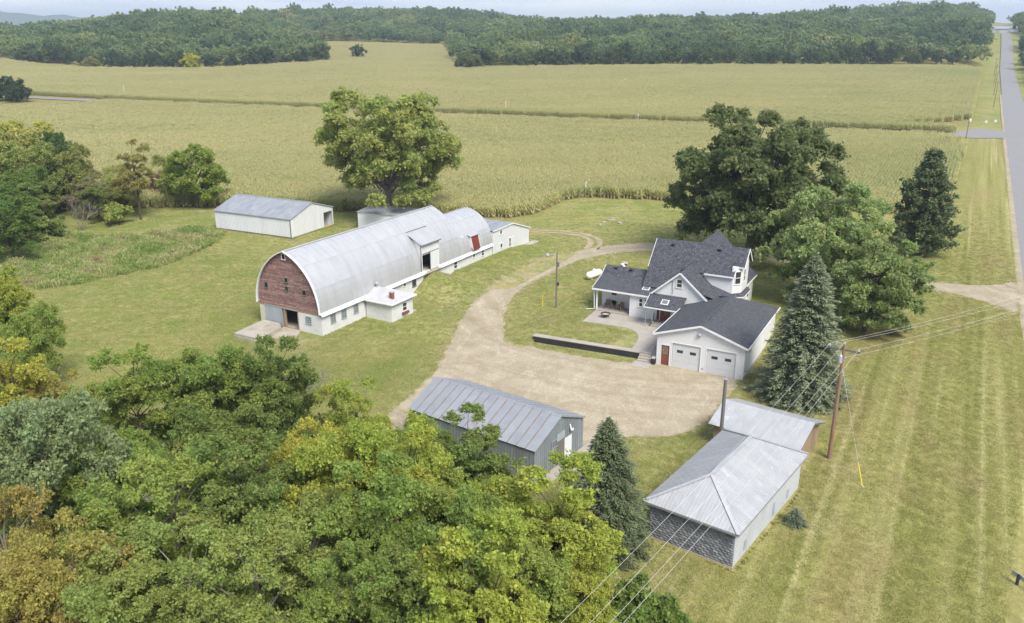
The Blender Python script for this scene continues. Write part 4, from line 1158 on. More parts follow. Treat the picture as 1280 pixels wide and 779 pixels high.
def lawn_tuft(seed):
    gg = np.random.default_rng(seed); Q = []; T = []
    for i in range(22):
        a = gg.uniform(0,6.28); r = .30*gg.random()**.5; b = np.array([r*math.cos(a), r*math.sin(a), -.01]); t = b+np.array([gg.normal(0,.05), gg.normal(0,.05), gg.uniform(.02,.07)]); s = np.array([math.cos(a*5), math.sin(a*5), 0])*.022
        Q.append([b-s, b+s, t+s*.6, t-s*.6]); T.append([gg.random(), gg.random()])
    return proto('lawn_tuft', quads_mesh('lawn_tuft', np.array(Q), np.array(T), M['lawn_blade']))
lt = [lawn_tuft(s) for s in (11,12,13)]
g = np.random.default_rng(77)
yy = 36+ (190-36)*g.random(230000)**.95; xx = (g.random(230000)*2-1)*(.64*yy+3)
k = lawn_ok(xx, yy) & (g.random(len(xx)) < 1-sstep(105, 188, yy)); xx, yy = xx[k], yy[k]
scatter('lawn_grass', np.stack([xx, yy, height(xx, yy)], 1), g.uniform(0,6.28,len(xx)), g.uniform(.6,1.5,len(xx)), g.integers(0,3,len(xx)), lt, 'short uneven lawn grass around the farm buildings', 'grass')
print('lawn tufts', len(xx))

# ------------------------------------------------------------------ woods on the hills
def wood_tree(name, seed, Rx, Rz, zc, nb, nl, size, mat):
    g = np.random.default_rng(seed)
    B, BR, C, CR, T = crown_clumps(g, Rx, Rz, zc, nb, sub=5, low=-.75, br=(.34,.5), fr=(.5,.8))
    V, t = leaf_quads(g, C, CR, CR**2, nl, size, clump_tint=T)
    return quads_mesh(name, V, t, mat)
wp = [proto('wood_tree', wood_tree('wood_tree_crown', s, 7.0, r, z, 10, 1500, .80, M['wood_leaf'])) for s, r, z in ((1,5.0,7.4),(2,5.8,8.0),(3,4.4,6.4),(4,6.4,8.4),(5,5.0,7.2))]
def woods(name, ok, label, seed, y0=430, y1=1750):
    g = np.random.default_rng(seed); P = []
    y = y0
    while y < y1:
        st = 9.6+(y-600)*.0030
        xs = np.arange(-.72*y, .72*y, st); xs = xs+g.normal(0, st*.3, len(xs)); ys = y+g.normal(0, st*.3, len(xs))
        k = ok(xs, ys)
        P.append(np.stack([xs[k], ys[k], np.full(k.sum(), (st/9.6)**.6)], 1)); y += st
    P = np.concatenate(P); n = len(P)
    scatter(name, np.stack([P[:,0], P[:,1], height(P[:,0],P[:,1])-1.0], 1), g.uniform(0,6.28,n), P[:,2]*np.clip(g.normal(.95,.22,n),.5,1.55), g.integers(0,5,n), wp, label, 'woodland')
    return n
def left_edge(x, y): return 600+58*np.clip((x/y+.38)/.18, -1.3, 1.3)**2
def left_ok(x, y): return (x/y < -.212-.06*sstep(700,1000,y)) & (y > left_edge(x, y)+10+8*np.sin(x*.02)) & (y < 1250)
def mid_ok(x, y): return (x/y >= -.30) & (x/y < .06) & (y > 915+12*np.sin(x*.03))
def right_ok(x, y): return (x > -36+(y-606)*-.09) & (y > 618+6*np.sin(x*.03)) & (x < road_left(y)-16-2*np.sin(y*.05)) & ~((x/y < .06) & (y > 1000))
def east_ok(x, y): return (x > road_left(y)+22+4*np.sin(y*.06)) & (y > 470) & (y < 1500)
nw = [woods('woodland', left_ok, 'wooded hill on the side of the distant blue ridge', 21), woods('woodland', mid_ok, 'furthest wooded ridge behind the tongue of corn', 22),
      woods('woodland', right_ok, 'wooded hill climbing towards the straight road', 23), woods('woodland', east_ok, 'woods across the road from the corn', 24)]
print('woods', nw)

# single trees along the edge of the woods
for i, (r_, z_) in enumerate(((5.8,5.6),(6.8,6.4),(5.2,5.0))):
    gg = np.random.default_rng(60+i)
    mb = MB().tube([(0,0,-1),(0,0,4),(.3,0,z_)], [.35,.26,.1], 5)
    LIB['edge_%d' % i] = (mb.mesh('edge_trunk', M['bark']), wood_tree('edge_crown', 70+i, 5.0, r_, z_, 20, 3000, .60, M['leaf']))
gg = random.Random(3)
pal = [(0.070,0.108,0.042),(0.088,0.133,0.045),(0.102,0.149,0.052),(0.079,0.116,0.052),(0.123,0.161,0.056)]
def edge(x, y, s, c, label, group, k=None):
    plant('edge_%d' % (gg.randrange(3) if k is None else k), 'edge_tree', x, y, s, gg.uniform(0,360), c, label, 'tree', group, z=Z(x,y)-1.7*s)
x = -34.0
while x < road_left(606)-22:
    edge(x, 607+6*math.sin(x*.03)+gg.uniform(-4,6), gg.uniform(.85,1.6), gg.choice(pal), 'rounded dark green tree along the wood edge behind the far corn field', 'trees along the far wood edge')
    x += gg.uniform(7.5,12)
x = -375.0
while x < -140:
    yy_ = 600.0
    for _ in range(5): yy_ = float(left_edge(x, yy_))
    edge(x, yy_+gg.uniform(-3,5), gg.uniform(.95,1.45), gg.choice(pal), 'rounded green tree along the edge of the wooded hill under the blue ridge', 'trees along the ridge-side wood edge')
    x += gg.uniform(8,13)
y = 452.0
while y < 760:
    edge(road_left(y)+21+gg.uniform(-2,3), y, gg.uniform(.85,1.25), gg.choice(pal), 'dark roadside tree across the road from the corn', 'roadside trees beyond the far corn')
    y += gg.uniform(10,16)
edge(-218, 594, 1.15, (0.500,0.473,0.052), 'single bright yellow tree at the edge of the wooded hill', None, 1)
edge(-290, 602, 1.2, (0.263,0.245,0.088), 'pale brownish tree at the foot of the wooded hill', None, 2)
edge(-27, 594, 1.5, (0.184,0.201,0.070), 'yellowish round tree at the corner of the far wood', None, 0)
edge(-121, 690, 1.15, (0.079,0.114,0.049), 'lone small tree standing in the tongue of corn', None, 1)
for i, (ex, ey, es) in enumerate(((-238,408,1.5),(-229,401,1.15),(-248,404,1.6))):
    edge(ex, ey, es, (0.067,0.102,0.038), 'dark green tree standing by the end of the side road in the corn', 'dark trees by the side road')

# distant blue ridge
mbv = []; mbf = []
for i in range(61):
    x = -5200+i*58.; k = i/60
    top = 96+18*math.sin(i*.21)+9*math.sin(i*.63+1)+5*math.sin(i*1.7)
    for j, (dy, f) in enumerate(((-500,0),(-250,.55),(0,1),(400,.5),(900,0))):
        mbv.append((x+dy*.1, 4700+dy, -2+top*f*min(1,(1-k)*5)*min(1,k*6+.4)))
    if i:
        a = (i-1)*5
        mbf += [(a+j, a+5+j, a+6+j, a+1+j) for j in range(4)]
M['far_hill'] = surface('far_wooded_hill', (.07,.10,.045), (.10,.13,.06), .02, .95)
ridge = MB().add(mbv, [tuple(reversed(f)) for f in mbf]).build('hills', M['far_hill'], None, True)
tag(ridge, 'low wooded ridge far off on the horizon', 'hills', kind='structure')
# ------------------------------------------------------------------ arched barn
barn = empty('arched_barn', (BARN[0], BARN[1], 0), BARN[2], 'long silver arch-roofed barn with a faded red plank gable', 'barn')
BW, BL, BE = 10.07, 29.83, 2.75
AC, AR = 7.41, 7.41
def arch_v(z, w=BW, c=AC, base=BE):       # distance of the arch from the wall line at height z
    return c-math.sqrt(max(0, c*c-(z-base)**2))
fw = Wall((0,0,0), (0,1,0), (-1,0,0))     # front wall, a = metres from the corner nearest the house
sw = Wall((0,0,0), (1,0,0), (0,-1,0))     # long wall facing the drive
m = MB()
fw.box(m, 0, 3.7, -.25, 0, -.2, 2.38); m.build('wall', M['white_block'], barn)
m = MB(); fw.box(m, 6.45, BW, -.25, 0, -.2, 2.38); m.build('wall', M['cream_wall'], barn)
m = MB(); fw.box(m, 0, BW, -.25, 0, 2.38, 2.72); m.build('door_beam', M['bare_wood'], barn)
m = MB()
sw.box(m, .25, BL, -.25, -.0, -.3, BE-.05); m.build('wall', M['white_block'], barn)
m = MB(); m.box(.25, BL, BW-.25, BW, -.3, BE-.05); m.box(BL-.25, BL-.002, .25, BW-.25, -.3, BE-.05); m.build('wall', M['white_block'], barn)
m = MB(); m.box(.3, BL-.3, .3, BW-.3, -.05, .04); m.build('floor', M['old_concrete'], barn)
m = MB(); fw.box(m, 3.7, 3.84, -.2, .04, 0, 2.37); m.build('door_post', M['bare_wood'], barn)
m = MB(); fw.box(m, 5.84, 6.1, -.2, .05, 0, 2.37); m.build('door_post', M['bare_wood'], barn)
m = MB(); fw.box(m, 6.3, 9.05, .02, .10, .12, 2.42); d = m.build('sliding_door', M['grey_door'], barn)
m = MB(); fw.box(m, 3.6, 9.2, .03, .12, 2.46, 2.56); m.build('door_rail', M['steel'], d)
m = MB()
for k in range(5): fw.box(m, 6.3+k*.66, 6.36+k*.66, .10, .125, .14, 2.40)
m.build('batten', M['grey_door'], d)
window(fw, 2.1, 1.62, .75, .8, M['grey_door'], M['dusty_glass'], barn, 3, 3)
for a in (1.9, 3.85, 6.1): window(sw, a, 1.62, .72, .95, M['grey_door'], M['dusty_glass'], barn, 2, 3)
window(sw, 16.1, 2.1, .5, .4, M['white_trim'], M['glass'], barn, 1, 1)
window(sw, 18.2, 1.75, .7, .85, M['grey_wood'], M['glass'], barn, 1, 1)
window(sw, 28.3, 1.85, .8, .95, M['white_trim'], M['glass'], barn, 1, 2)
# gable planks, each its own board
zb = 2.74; k = 0
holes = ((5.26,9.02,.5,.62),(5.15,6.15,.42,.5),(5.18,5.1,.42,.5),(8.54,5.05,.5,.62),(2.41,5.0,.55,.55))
while zb < 9.5:
    zt = min(zb+.235, 9.56); a0, a1 = arch_v(zb)+.12, arch_v(min(zt,9.6))+.12
    j = rnd.uniform(-.012,.012)
    y0, y1 = (a0, a1), (BW-a0, BW-a1)
    if y1[1]-y0[1] > .25:
        cuts = [0.0] + sorted(rnd.sample([.22,.38,.55,.7], 2)) + [1.0]
        for c0, c1 in zip(cuts[:-1], cuts[1:]):
            def pp(f, yy0, yy1): return yy0+(yy1-yy0)*f
            b0, b1, t0, t1 = pp(c0,y0[0],y1[0]), pp(c1,y0[0],y1[0]), pp(c0,y0[1],y1[1]), pp(c1,y0[1],y1[1])
            g_ = .006
            off = -.03+j+rnd.uniform(-.01,.01)
            MB().slab([(off,b0+g_,zb+.006),(off,b1-g_,zb+.006),(off,t1-g_,zt-.006),(off,t0+g_,zt-.006)], .05, (-1,0,0)).build('plank', M['red_wood'], barn)
    zb += .24; k += 1
pts = [(0, arch_v(z), z) for z in np.linspace(2.75, 9.72, 14)]
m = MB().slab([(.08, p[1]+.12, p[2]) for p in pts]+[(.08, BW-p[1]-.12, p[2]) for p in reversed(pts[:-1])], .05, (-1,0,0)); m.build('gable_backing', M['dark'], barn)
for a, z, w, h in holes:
    window(fw.__class__((-.05,0,0),(0,1,0),(-1,0,0)), a, z, w, h, M['white_trim'] if z > 8 else M['grey_wood'], M['dark'], barn, 1, 1, 'loft_window', .07)  # solid near-black panes, painting the shade of open loft holes
# roof sheets: skirt and three courses on each slope
TH = [0, R(23), R(47), math.asin(7.02/7.41)]
def arc_pt(th, off=0.0): return (AC-(AR+off)*math.cos(th), BE-.03+(AR+off)*math.sin(th))
def arch_sheets(parent, u0, u1, n, side, mat, courses, cpt, W, skip=None):
    w = (u1-u0)/n
    for ci in range(len(courses)-1):
        tha, thb = courses[ci], courses[ci+1]
        for k in range(n):
            a, b = u0+k*w+.004, u0+(k+1)*w-.004
            if skip and skip(a, b, ci): continue
            mb = MB(); seg = 4; lift = .03*(1 if ci == 0 else 1)+(.03 if ci % 2 == 0 else 0)*0 + rnd.uniform(0,.004)
            vs = []; fs = []
            for i in range(seg+1):
                th = tha+(thb-tha)*i/seg
                o = lift+(.025 if i == 0 and ci else 0)
                v, z = cpt(th, o); v2, z2 = cpt(th, o-.025)
                vv = (v, v2) if side < 0 else (W-v, W-v2)
                vs += [(a, vv[0], z), (b, vv[0], z), (a, vv[1], z2), (b, vv[1], z2)]
            for i in range(seg):
                q = i*4
                f = [(q,q+4,q+5,q+1),(q+2,q+3,q+7,q+6),(q,q+2,q+6,q+4),(q+1,q+5,q+7,q+3)]
                fs += f if side > 0 else [tuple(reversed(x)) for x in f]
            q = seg*4
            f = [(0,1,3,2),(q,q+2,q+3,q+1)]
            fs += f if side > 0 else [tuple(reversed(x)) for x in f]
            mb.add(vs, fs)
            for rb in (0.5,):
                c = a+(b-a)*rb
                for i in range(seg):
                    p0 = cpt(tha+(thb-tha)*i/seg, lift+.006); p1 = cpt(tha+(thb-tha)*(i+1)/seg, lift+.006)
                    if side < 0: mb.beam((c,p0[0],p0[1]), (c,p1[0],p1[1]), .05, .035, (1,0,0))
                    else: mb.beam((c,W-p0[0],p0[1]), (c,W-p1[0],p1[1]), .05, .035, (1,0,0))
            mb.build('roof_sheet', mat, parent)
dorm = lambda a, b, ci: ci <= 1 and a > 19.7 and b < 24.6
arch_sheets(barn, -.32, BL+.1, 33, -1, M['arch_roof'], TH, arc_pt, BW, dorm)
arch_sheets(barn, -.32, BL+.1, 10, 1, M['arch_roof'], TH, arc_pt, BW)
for side in (-1, 1):
    for k in range(10):
        a, b = -.32+k*3.02, -.32+(k+1)*3.02-.01
        if side < 0 and 19.6 < (a+b)/2 < 24.4: continue
        y0, y1 = (-.42, .06) if side < 0 else (BW+.42, BW-.06)
        MB().slab([(a,y0,2.52),(b,y0,2.52),(b,y1,2.93),(a,y1,2.93)], .04).build('eave_flashing', M['white_metal'], barn)
v0, z0 = arc_pt(TH[-1], .06)
MB().beam((-.34, BW/2, z0+.0), (BL+.1, BW/2, z0+.0), .34, .05).build('ridge_cap', M['arch_roof'], barn)
m = MB()
pr = [(arc_pt(t,.02)) for t in np.linspace(0, TH[-1], 12)]
for p0, p1 in zip(pr[:-1], pr[1:]):
    m.beam((-.36,p0[0],p0[1]), (-.36,p1[0],p1[1]), .10, .22, (1,0,0)); m.beam((-.36,BW-p0[0],p0[1]), (-.36,BW-p1[0],p1[1]), .10, .22, (1,0,0))
m.build('barge_board', M['white_trim'], barn)
m = MB().slab([(BL-.05, arch_v(z)+.1, z) for z in np.linspace(2.75,9.7,10)]+[(BL-.05, BW-arch_v(z)-.1, z) for z in np.linspace(9.7,2.75,10)], .1, (1,0,0)); m.build('rear_gable', M['white_metal'], barn)
# dormer over the upper drive door
dw = Wall((0,-.02,0), (1,0,0), (0,-1,0))
DX0, DX1 = 20.0, 24.2
m = MB(); dw.box(m, DX0, DX0+.22, -.15, 0, 2.3, 6.72); dw.box(m, DX0+.22, DX1, -.15, 0, 5.1, 6.72); m.build('dormer_front', M['white_metal'], barn)
m = MB(); dw.box(m, 22.05, DX1-.02, .02, .09, 2.75, 5.25); d = m.build('sliding_door', M['white_metal'], barn)
m = MB(); dw.box(m, 22.0, 22.05, .02, .11, 2.75, 5.25); dw.box(m, DX0+.1, DX1, .02, .10, 5.26, 5.34); m.build('door_rail', M['grey_wood'], d)
m = MB(); dw.box(m, DX0+.2, DX1-.1, -3.6, .5, 2.5, 2.62); m.build('door_sill', M['old_concrete'], barn)
for x in (DX0, DX1-.08):
    m = MB().slab([(x,-.16,2.5),(x,-.16,6.7),(x,2.2,7.55),(x,1.2,5.5),(x,.15,2.6)], .08, (1 if x > 22 else -1,0,0)); m.build('dormer_cheek', M['white_metal'], barn)
m = MB(); m.box(DX0+.1, DX1-.1, 3.2, 3.3, 2.6, 7.0); m.build('doorway_shade_panel', M['dark'], barn)  # near-black sheet added for the shade inside the upper doorway
sheets(barn, [(DX0-.25,-.35,6.66),(DX1+.25,-.35,6.66),(DX1+.25,2.75,8.22),(DX0-.25,2.75,8.22)], (0,-1,-.5), .8, M['arch_roof'], 'dormer_sheet')
m = MB(); dw.box(m, DX0-.02, DX0+.06, .0, .06, 2.3, 6.7); dw.box(m, DX1-.06, DX1+.02, .0, .06, 2.3, 6.7); dw.box(m, DX0-.2, DX1+.2, .31, .37, 6.55, 6.66); m.build('trim', M['grey_wood'], barn)

dock = empty('loading_dock', to_world(BARN, -3.6, 6.9)+(0,), BARN[2], 'raised concrete loading slab at the barn\'s grey sliding door', 'dock')
m = MB().prism([(-1.95,1.85),(-1.85,-2.2),(2.4,-1.4),(3.3,-.2),(3.3,2.3),(2.0,2.3)], -.2, .55); m.build('slab', M['old_concrete'], dock)
m = MB().prism([(-2.0,1.9),(-1.95,-2.25),(2.45,-1.45),(2.3,-1.35),(-1.8,-2.1),(-1.86,1.85)], .0, .25); m.build('footing', M['old_concrete'], dock)
ap = MB().prism([to_world(BARN, a, b) for a, b in ((-3.6,4.8),(-.05,6.3),(-.05,3.5),(-2.4,2.1),(-3.2,3.2))], -.1, .09).build('door_apron', M['old_concrete'])
tag(ap, 'flat worn concrete apron at the open barn doorway', 'apron')

# ------------------------------------------------------------------ milk house against the barn
mk = empty('milk_house', to_world(BARN, 7.9, -4.15)+(0,), BARN[2], 'small white milk house with a brick chimney built against the barn', 'milk house')
MW, MD = 4.35, 4.0
m = MB().box(0, MW, 0, MD, -.3, 2.45); m.build('wall', M['white_block'], mk)
o_ = .4; hr = [(-o_,-o_,2.45),(MW+o_,-o_,2.45),(MW+o_,MD+.2,2.45),(-o_,MD+.2,2.45)]; r0, r1 = (MW/2,1.7,3.55), (MW/2,MD+.3,3.55)
m = MB()
m.slab([hr[0],hr[1],r0], .06); m.slab([hr[1],hr[2],r1,r0], .06); m.slab([hr[0],r0,r1,hr[3]], .06)
rf = m.build('roof', M['milk_roof'], mk)
m = MB()
for a, b in ((hr[0],hr[1]),(hr[1],hr[2]),(hr[0],hr[3])): m.beam((a[0],a[1],2.40), (b[0],b[1],2.40), .10, .14)
m.build('trim', M['white_trim'], mk)
m = MB().box(.55,1.0,.25,.7,2.5,3.62); ch = m.build('chimney', M['brick'], mk)
MB().box(.50,1.05,.20,.75,3.62,3.72).build('chimney_cap', M['old_concrete'], ch)
MB().lathe([(.16,-.6),(.16,0),(.28,.05),(.05,.3)], (2.1,MD-.15,3.9), 8).build('roof_vent', M['steel'], mk)
fwm = Wall((0,0,0), (1,0,0), (0,-1,0))
window(fwm, 2.6, 1.35, .8, 1.0, M['white_trim'], M['glass'], mk, 1, 2)
m = MB(); fwm.box(m, 2.0, 3.2, .02, .3, .45, .72); fl = m.build('flower_box', M['red_paint'], mk)
m = MB().box(MW+.05, MW+1.0, .1, 1.4, -.2, .07); m.build('step', M['old_concrete'], mk)

# ------------------------------------------------------------------ second, lower arched barn
b2 = empty('arched_annex_barn', to_world(BARN, BL+.1, .15)+(0,), BARN[2], 'shorter silver arched barn with a rust-red hatch, joined to the long one', 'barn')
B2L, B2W = 8.9, 9.2; C2 = 5.25; E2 = 2.7; HW = B2W/2
T2 = math.acos((C2-HW)/C2)
def arc2(th, off=0): return (C2-(C2+off)*math.cos(th), E2+(C2+off)*math.sin(th))
Wb = Wall((0,0,0), (1,0,0), (0,-1,0))
m = MB(); Wb.box(m, 0, B2L, -.25, 0, -.2, E2); m.build('wall', M['white_block'], b2)
m = MB(); m.box(0,B2L,B2W-.25,B2W,-.2,E2); m.box(B2L-.25,B2L-.002,.25,B2W-.25,-.2,E2); m.build('wall', M['white_block'], b2)
cr2 = [0, T2*.34, T2*.68, T2]
arch_sheets(b2, 0, B2L+.15, 10, -1, M['arch_roof'], cr2, arc2, B2W, None)
arch_sheets(b2, 0, B2L+.15, 5, 1, M['arch_roof'], cr2, arc2, B2W, None)
def arch2_v(z): return C2-math.sqrt(max(0, C2*C2-(z-E2)**2))
zt2 = E2+C2*math.sin(T2)
m = MB().slab([(B2L-.05, arch2_v(z)+.08, z) for z in np.linspace(E2,zt2-.05,10)]+[(B2L-.05, B2W-arch2_v(z)-.08, z) for z in np.linspace(zt2-.05,E2,10)], .1, (1,0,0)); m.build('gable', M['white_metal'], b2)
for k in range(3):
    a, b = k*B2L/3, (k+1)*B2L/3-.01
    MB().slab([(a,-.4,2.46),(b,-.4,2.46),(b,.06,2.86),(a,.06,2.86)], .04).build('eave_flashing', M['white_metal'], b2)
window(Wb, 3.6, 2.0, .55, .45, M['white_trim'], M['glass'], b2, 1, 1)
window(Wb, 6.1, 1.85, .7, .8, M['white_trim'], M['glass'], b2, 1, 2)
hx0, hx1 = 3.0, 5.1
m = MB().slab([(hx0,-.35,3.0),(hx0,.15,5.15),(hx0,2.3,5.75),(hx0,.9,4.6)], .08, (-1,0,0)); m.build('dormer_cheek', M['white_metal'], b2)
m = MB().slab([(hx1,-.35,3.0),(hx1,.15,5.15),(hx1,2.3,5.75),(hx1,.9,4.6)], .08, (1,0,0)); m.build('dormer_cheek', M['white_metal'], b2)
m = MB().slab([(hx0-.2,-.05,5.1),(hx1+.2,-.05,5.1),(hx1+.2,2.7,5.95),(hx0-.2,2.7,5.95)], .06); m.build('dormer_roof', M['arch_roof'], b2)
for k in range(3):
    a = hx0+.12+k*(hx1-hx0-.24)/3; b = a+(hx1-hx0-.24)/3-.03
    MB().slab([(a,-.36,2.95),(b,-.36,2.95),(b,.12,5.05),(a,.12,5.05)], .06, (0,-1,.3)).build('hatch_board', M['orange_tarp'], b2)
m = MB(); Wb.box(m, 1.2, 1.7, -.95, -.55, 4.3, 5.4); m.build('roof_flap', M['white_metal'], b2)

# ------------------------------------------------------------------ white annex with a low gable
an = empty('white_annex', to_world(BARN, 39.0, .1)+(.0,), BARN[2], 'white metal annex with a low-pitched roof at the end of the barns', 'shed')
AW, AD = 11.6, 8.5
Wa = Wall((0,0,0), (1,0,0), (0,-1,0))
zl, zp, zr = 4.85, 4.95, 2.95
m = MB()
m.slab([(0,0,-.2),(AW,0,-.2),(AW,0,zr),(AW*.52,0,4.75),(0,0,4.65)], .2, (0,-1,0)); m.build('wall', M['white_metal'], an)
m = MB().box(AW-.2,AW,.2,AD,-.2,zr); m.box(0,AW-.2,AD-.2,AD,-.2,zr); m.box(0,.2,.2,AD-.2,-.2,4.4); m.build('wall', M['white_metal'], an)
sheets(an, [(AW*.52,-.15,4.82),(AW+.2,-.15,2.93),(AW+.2,AD+.15,2.93),(AW*.52,AD+.15,4.82)], (1,0,-.33), .9, M['tin_roof_grey'])
sheets(an, [(-.15,-.15,4.70),(AW*.52,-.15,4.82),(AW*.52,AD+.15,4.82),(-.15,AD+.15,4.70)], (-1,0,-.02), .9, M['tin_roof_grey'])
m = MB(); m.beam((-.1,-.17,4.62),(AW*.52,-.17,4.74),.06,.16); m.beam((AW*.52,-.17,4.74),(AW+.2,-.17,2.86),.06,.16); m.build('trim', M['white_trim'], an)
window(Wa, 2.4, 4.0, .55, .65, M['white_trim'], M['glass'], an, 1, 1)
window(Wa, 2.5, 1.8, .6, .65, M['white_trim'], M['glass'], an, 1, 1)
window(Wa, 5.2, 1.75, .5, 1.4, M['white_trim'], M['glass'], an, 1, 2)
m = MB(); Wa.box(m, 5.7, 6.7, .01, .05, .35, 2.5); d = m.build('door', M['white_metal'], an)
m = MB(); Wa.box(m, 5.8, 5.86, .05, .1, 1.3, 1.4); m.build('handle', M['steel'], d)
m = MB(); Wa.box(m, 5.4, AW+1.4, .02, 1.2, -.2, .42); m.build('walkway', M['old_concrete'], an)

# small shed behind the cottonwood
bs = empty('pale_shed', (-27.5, 147.2, 0), -14, 'low pale shed half hidden by the cottonwood behind the barn', 'shed')
m = MB().box(0, 10.5, 0, 6.5, -.3, 3.0); m.build('wall', M['white_metal'], bs)
sheets(bs, [(-.2,-.2,3.35),(10.7,-.2,2.9),(10.7,6.7,2.9),(-.2,6.7,3.35)], (1,0,-.04), .9, M['tin_roof_grey'])
m = MB().slab([(0,0,3.0),(10.5,0,3.0),(10.5,0,2.9),(0,0,3.34)], .15, (0,-1,0)); m.build('fascia', M['white_trim'], bs)

# ------------------------------------------------------------------ long white machine shed
ws = empty('white_machine_shed', (WSH[0], WSH[1], 0), WSH[2], 'long white metal shed with a grey roof and an open corner bay', 'shed')
SW_, SL, SE, SR = 11.79, 17.15, 3.4, 1.86
Wg = Wall((0,0,0), (1,0,0), (0,-1,0)); Wl = Wall((0,0,0), (0,1,0), (-1,0,0))
def wall_panels(W, a0, a1, z0, ztop, n, mat, parent, name='wall_panel'):
    w = (a1-a0)/n
    for k in range(n):
        a, b = a0+k*w, a0+(k+1)*w
        za, zb_ = ztop(a), ztop(b)
        P = [W.p(a+.003,.0,z0), W.p(b-.003,.0,z0), W.p(b-.003,.0,zb_), W.p(a+.003,.0,za)]
        mb = MB().slab(P, .06, W.n)
        for f in (.02, .35, .68):
            x = a+w*f; zz = za+(zb_-za)*f
            W.box(mb, x, x+.05, .0, .03, z0+.01, zz-.02)
        mb.build(name, mat, parent)
rise = lambda a: SE+SR*(1-abs(a-SW_/2)/(SW_/2))
wall_panels(Wg, 0, 9.1, .12, rise, 9, M['white_metal'], ws)
wall_panels(Wg, 9.1, SW_-.3, 2.75, rise, 3, M['white_metal'], ws)
wall_panels(Wg, SW_-.3, SW_, .12, rise, 1, M['white_metal'], ws)
wall_panels(Wl, .08, SL, .22, lambda a: SE, 18, M['white_metal'], ws)
m = MB().box(SW_-.08,SW_,.1,SL,0,SE); m.box(.1,SW_-.1,SL-.08,SL,0,SE); m.build('wall', M['white_metal'], ws)
m = MB().box(.1,SW_-.1,.1,SL-.1,-.1,.05); m.build('floor', M['track'], ws)
m = MB(); Wl.box(m, -.02, SL, .0, .05, -.1, .2); m.build('base_board', M['grey_wood'], ws)
m = MB(); m.box(-.06,.06,-.06,.06,0,SE); m.build('corner_trim', M['grey_wood'], ws)
for v in (4, 8.5, 13): MB().box(SW_-.5,SW_-.3,v,v+.2,0,SE).build('inner_post', M['grey_wood'], ws)
o_ = .12
sheets(ws, [(-o_,-o_,SE),(SW_/2,-o_,SE+SR),(SW_/2,SL+o_,SE+SR),(-o_,SL+o_,SE)], (-1,0,-SR/(SW_/2)), .95, M['tin_roof_grey'])
sheets(ws, [(SW_+o_,-o_,SE),(SW_/2,-o_,SE+SR),(SW_/2,SL+o_,SE+SR),(SW_+o_,SL+o_,SE)], (1,0,-SR/(SW_/2)), .95, M['tin_roof_grey'])
m = MB(); m.beam((SW_/2,-o_,SE+SR+.05),(SW_/2,SL+o_,SE+SR+.05),.4,.03); m.build('ridge_cap', M['tin_roof_grey'], ws)
m = MB(); m.beam((-o_,-.16,SE-.02),(SW_/2,-.16,SE+SR-.02),.05,.16); m.beam((SW_/2,-.16,SE+SR-.02),(SW_+o_,-.16,SE-.02),.05,.16); m.beam((-.15,-o_,SE-.06),(-.15,SL+o_,SE-.06),.06,.12); m.build('trim', M['grey_door'], ws)

# ------------------------------------------------------------------ grey metal shed
gs = empty('grey_metal_shed', (GSH[0], GSH[1], 0), GSH[2], 'weathered grey metal shed with rusty roof seams beside the thicket', 'shed')
GL, GW, GE, GR_ = 13.3, 7.54, 2.96, 1.6
Wf = Wall((0,-GW/2,0), (0,1,0), (1,0,0)); Wn = Wall((-GL,-GW/2,0), (1,0,0), (0,-1,0))
rise = lambda a: GE+GR_*(1-abs(a-GW/2)/(GW/2))
wall_panels(Wf, 0, GW/2+.75, -.1, rise, 5, M['shed_wall'], gs); wall_panels(Wf, GW/2+1.95, GW, -.1, rise, 2, M['shed_wall'], gs)
wall_panels(Wf, GW/2+.75, GW/2+1.95, 2.1, rise, 1, M['shed_wall'], gs)
wall_panels(Wn, 0, GL-.07, -.1, lambda a: GE, 14, M['shed_wall'], gs)
m = MB().box(-GL,-.07,GW/2-.06,GW/2,-.1,GE); m.slab([(-GL,-GW/2+.06,-.1),(-GL,GW/2-.06,-.1),(-GL,GW/2-.06,GE),(-GL,0,GE+GR_),(-GL,-GW/2+.06,GE)], .06, (-1,0,0)); m.build('wall', M['shed_wall'], gs)
m = MB(); Wf.box(m, GW/2+.78, GW/2+1.92, -.04, .01, .05, 2.08); d = m.build('door', M['white_metal'], gs)
m = MB(); Wf.box(m, GW/2+.9, GW/2+.96, .01, .06, 1.0, 1.12); m.build('handle', M['steel'], d)
m = MB(); Wf.box(m, GW/2-.35, GW/2+.62, .035, .09, .05, 2.25); m.build('grey_door', M['grey_wood'], gs)
window(Wall((.035,-GW/2,0), (0,1,0), (1,0,0)), GW/2-.9, 2.3, .65, .55, M['shed_wall'], M['dusty_glass'], gs, 1, 1)
m = MB(); Wf.box(m, GW/2-.5, GW/2+.7, .035, .08, 2.3, 2.95); m.build('patch_panel', M['grey_door'], gs)
c = Wf.p(GW/2+1.45, .1, 2.85)
m = MB().tube([c+Vector((0,-.02,.35)), c+Vector((.05,-.02,.1)), c+Vector((.1,.03,-.18)), c+Vector((.1,.2,-.28)), c+Vector((.1,.34,-.12))], [.06,.07,.08,.08,.06], 6); m.build('lamp_bracket', M['white_trim'], gs)
o_ = .14; s_ = GR_/(GW/2)
ye, ze = GW/2+o_, GE-o_*s_+.02
sheets(gs, [(o_,-ye,ze),(o_,0,GE+GR_+.02),(-GL-o_,0,GE+GR_+.02),(-GL-o_,-ye,ze)], (0,-1,-s_), .93, M['shed_roof'], ribs=0, seam=M['rust'], rib_w=.07)
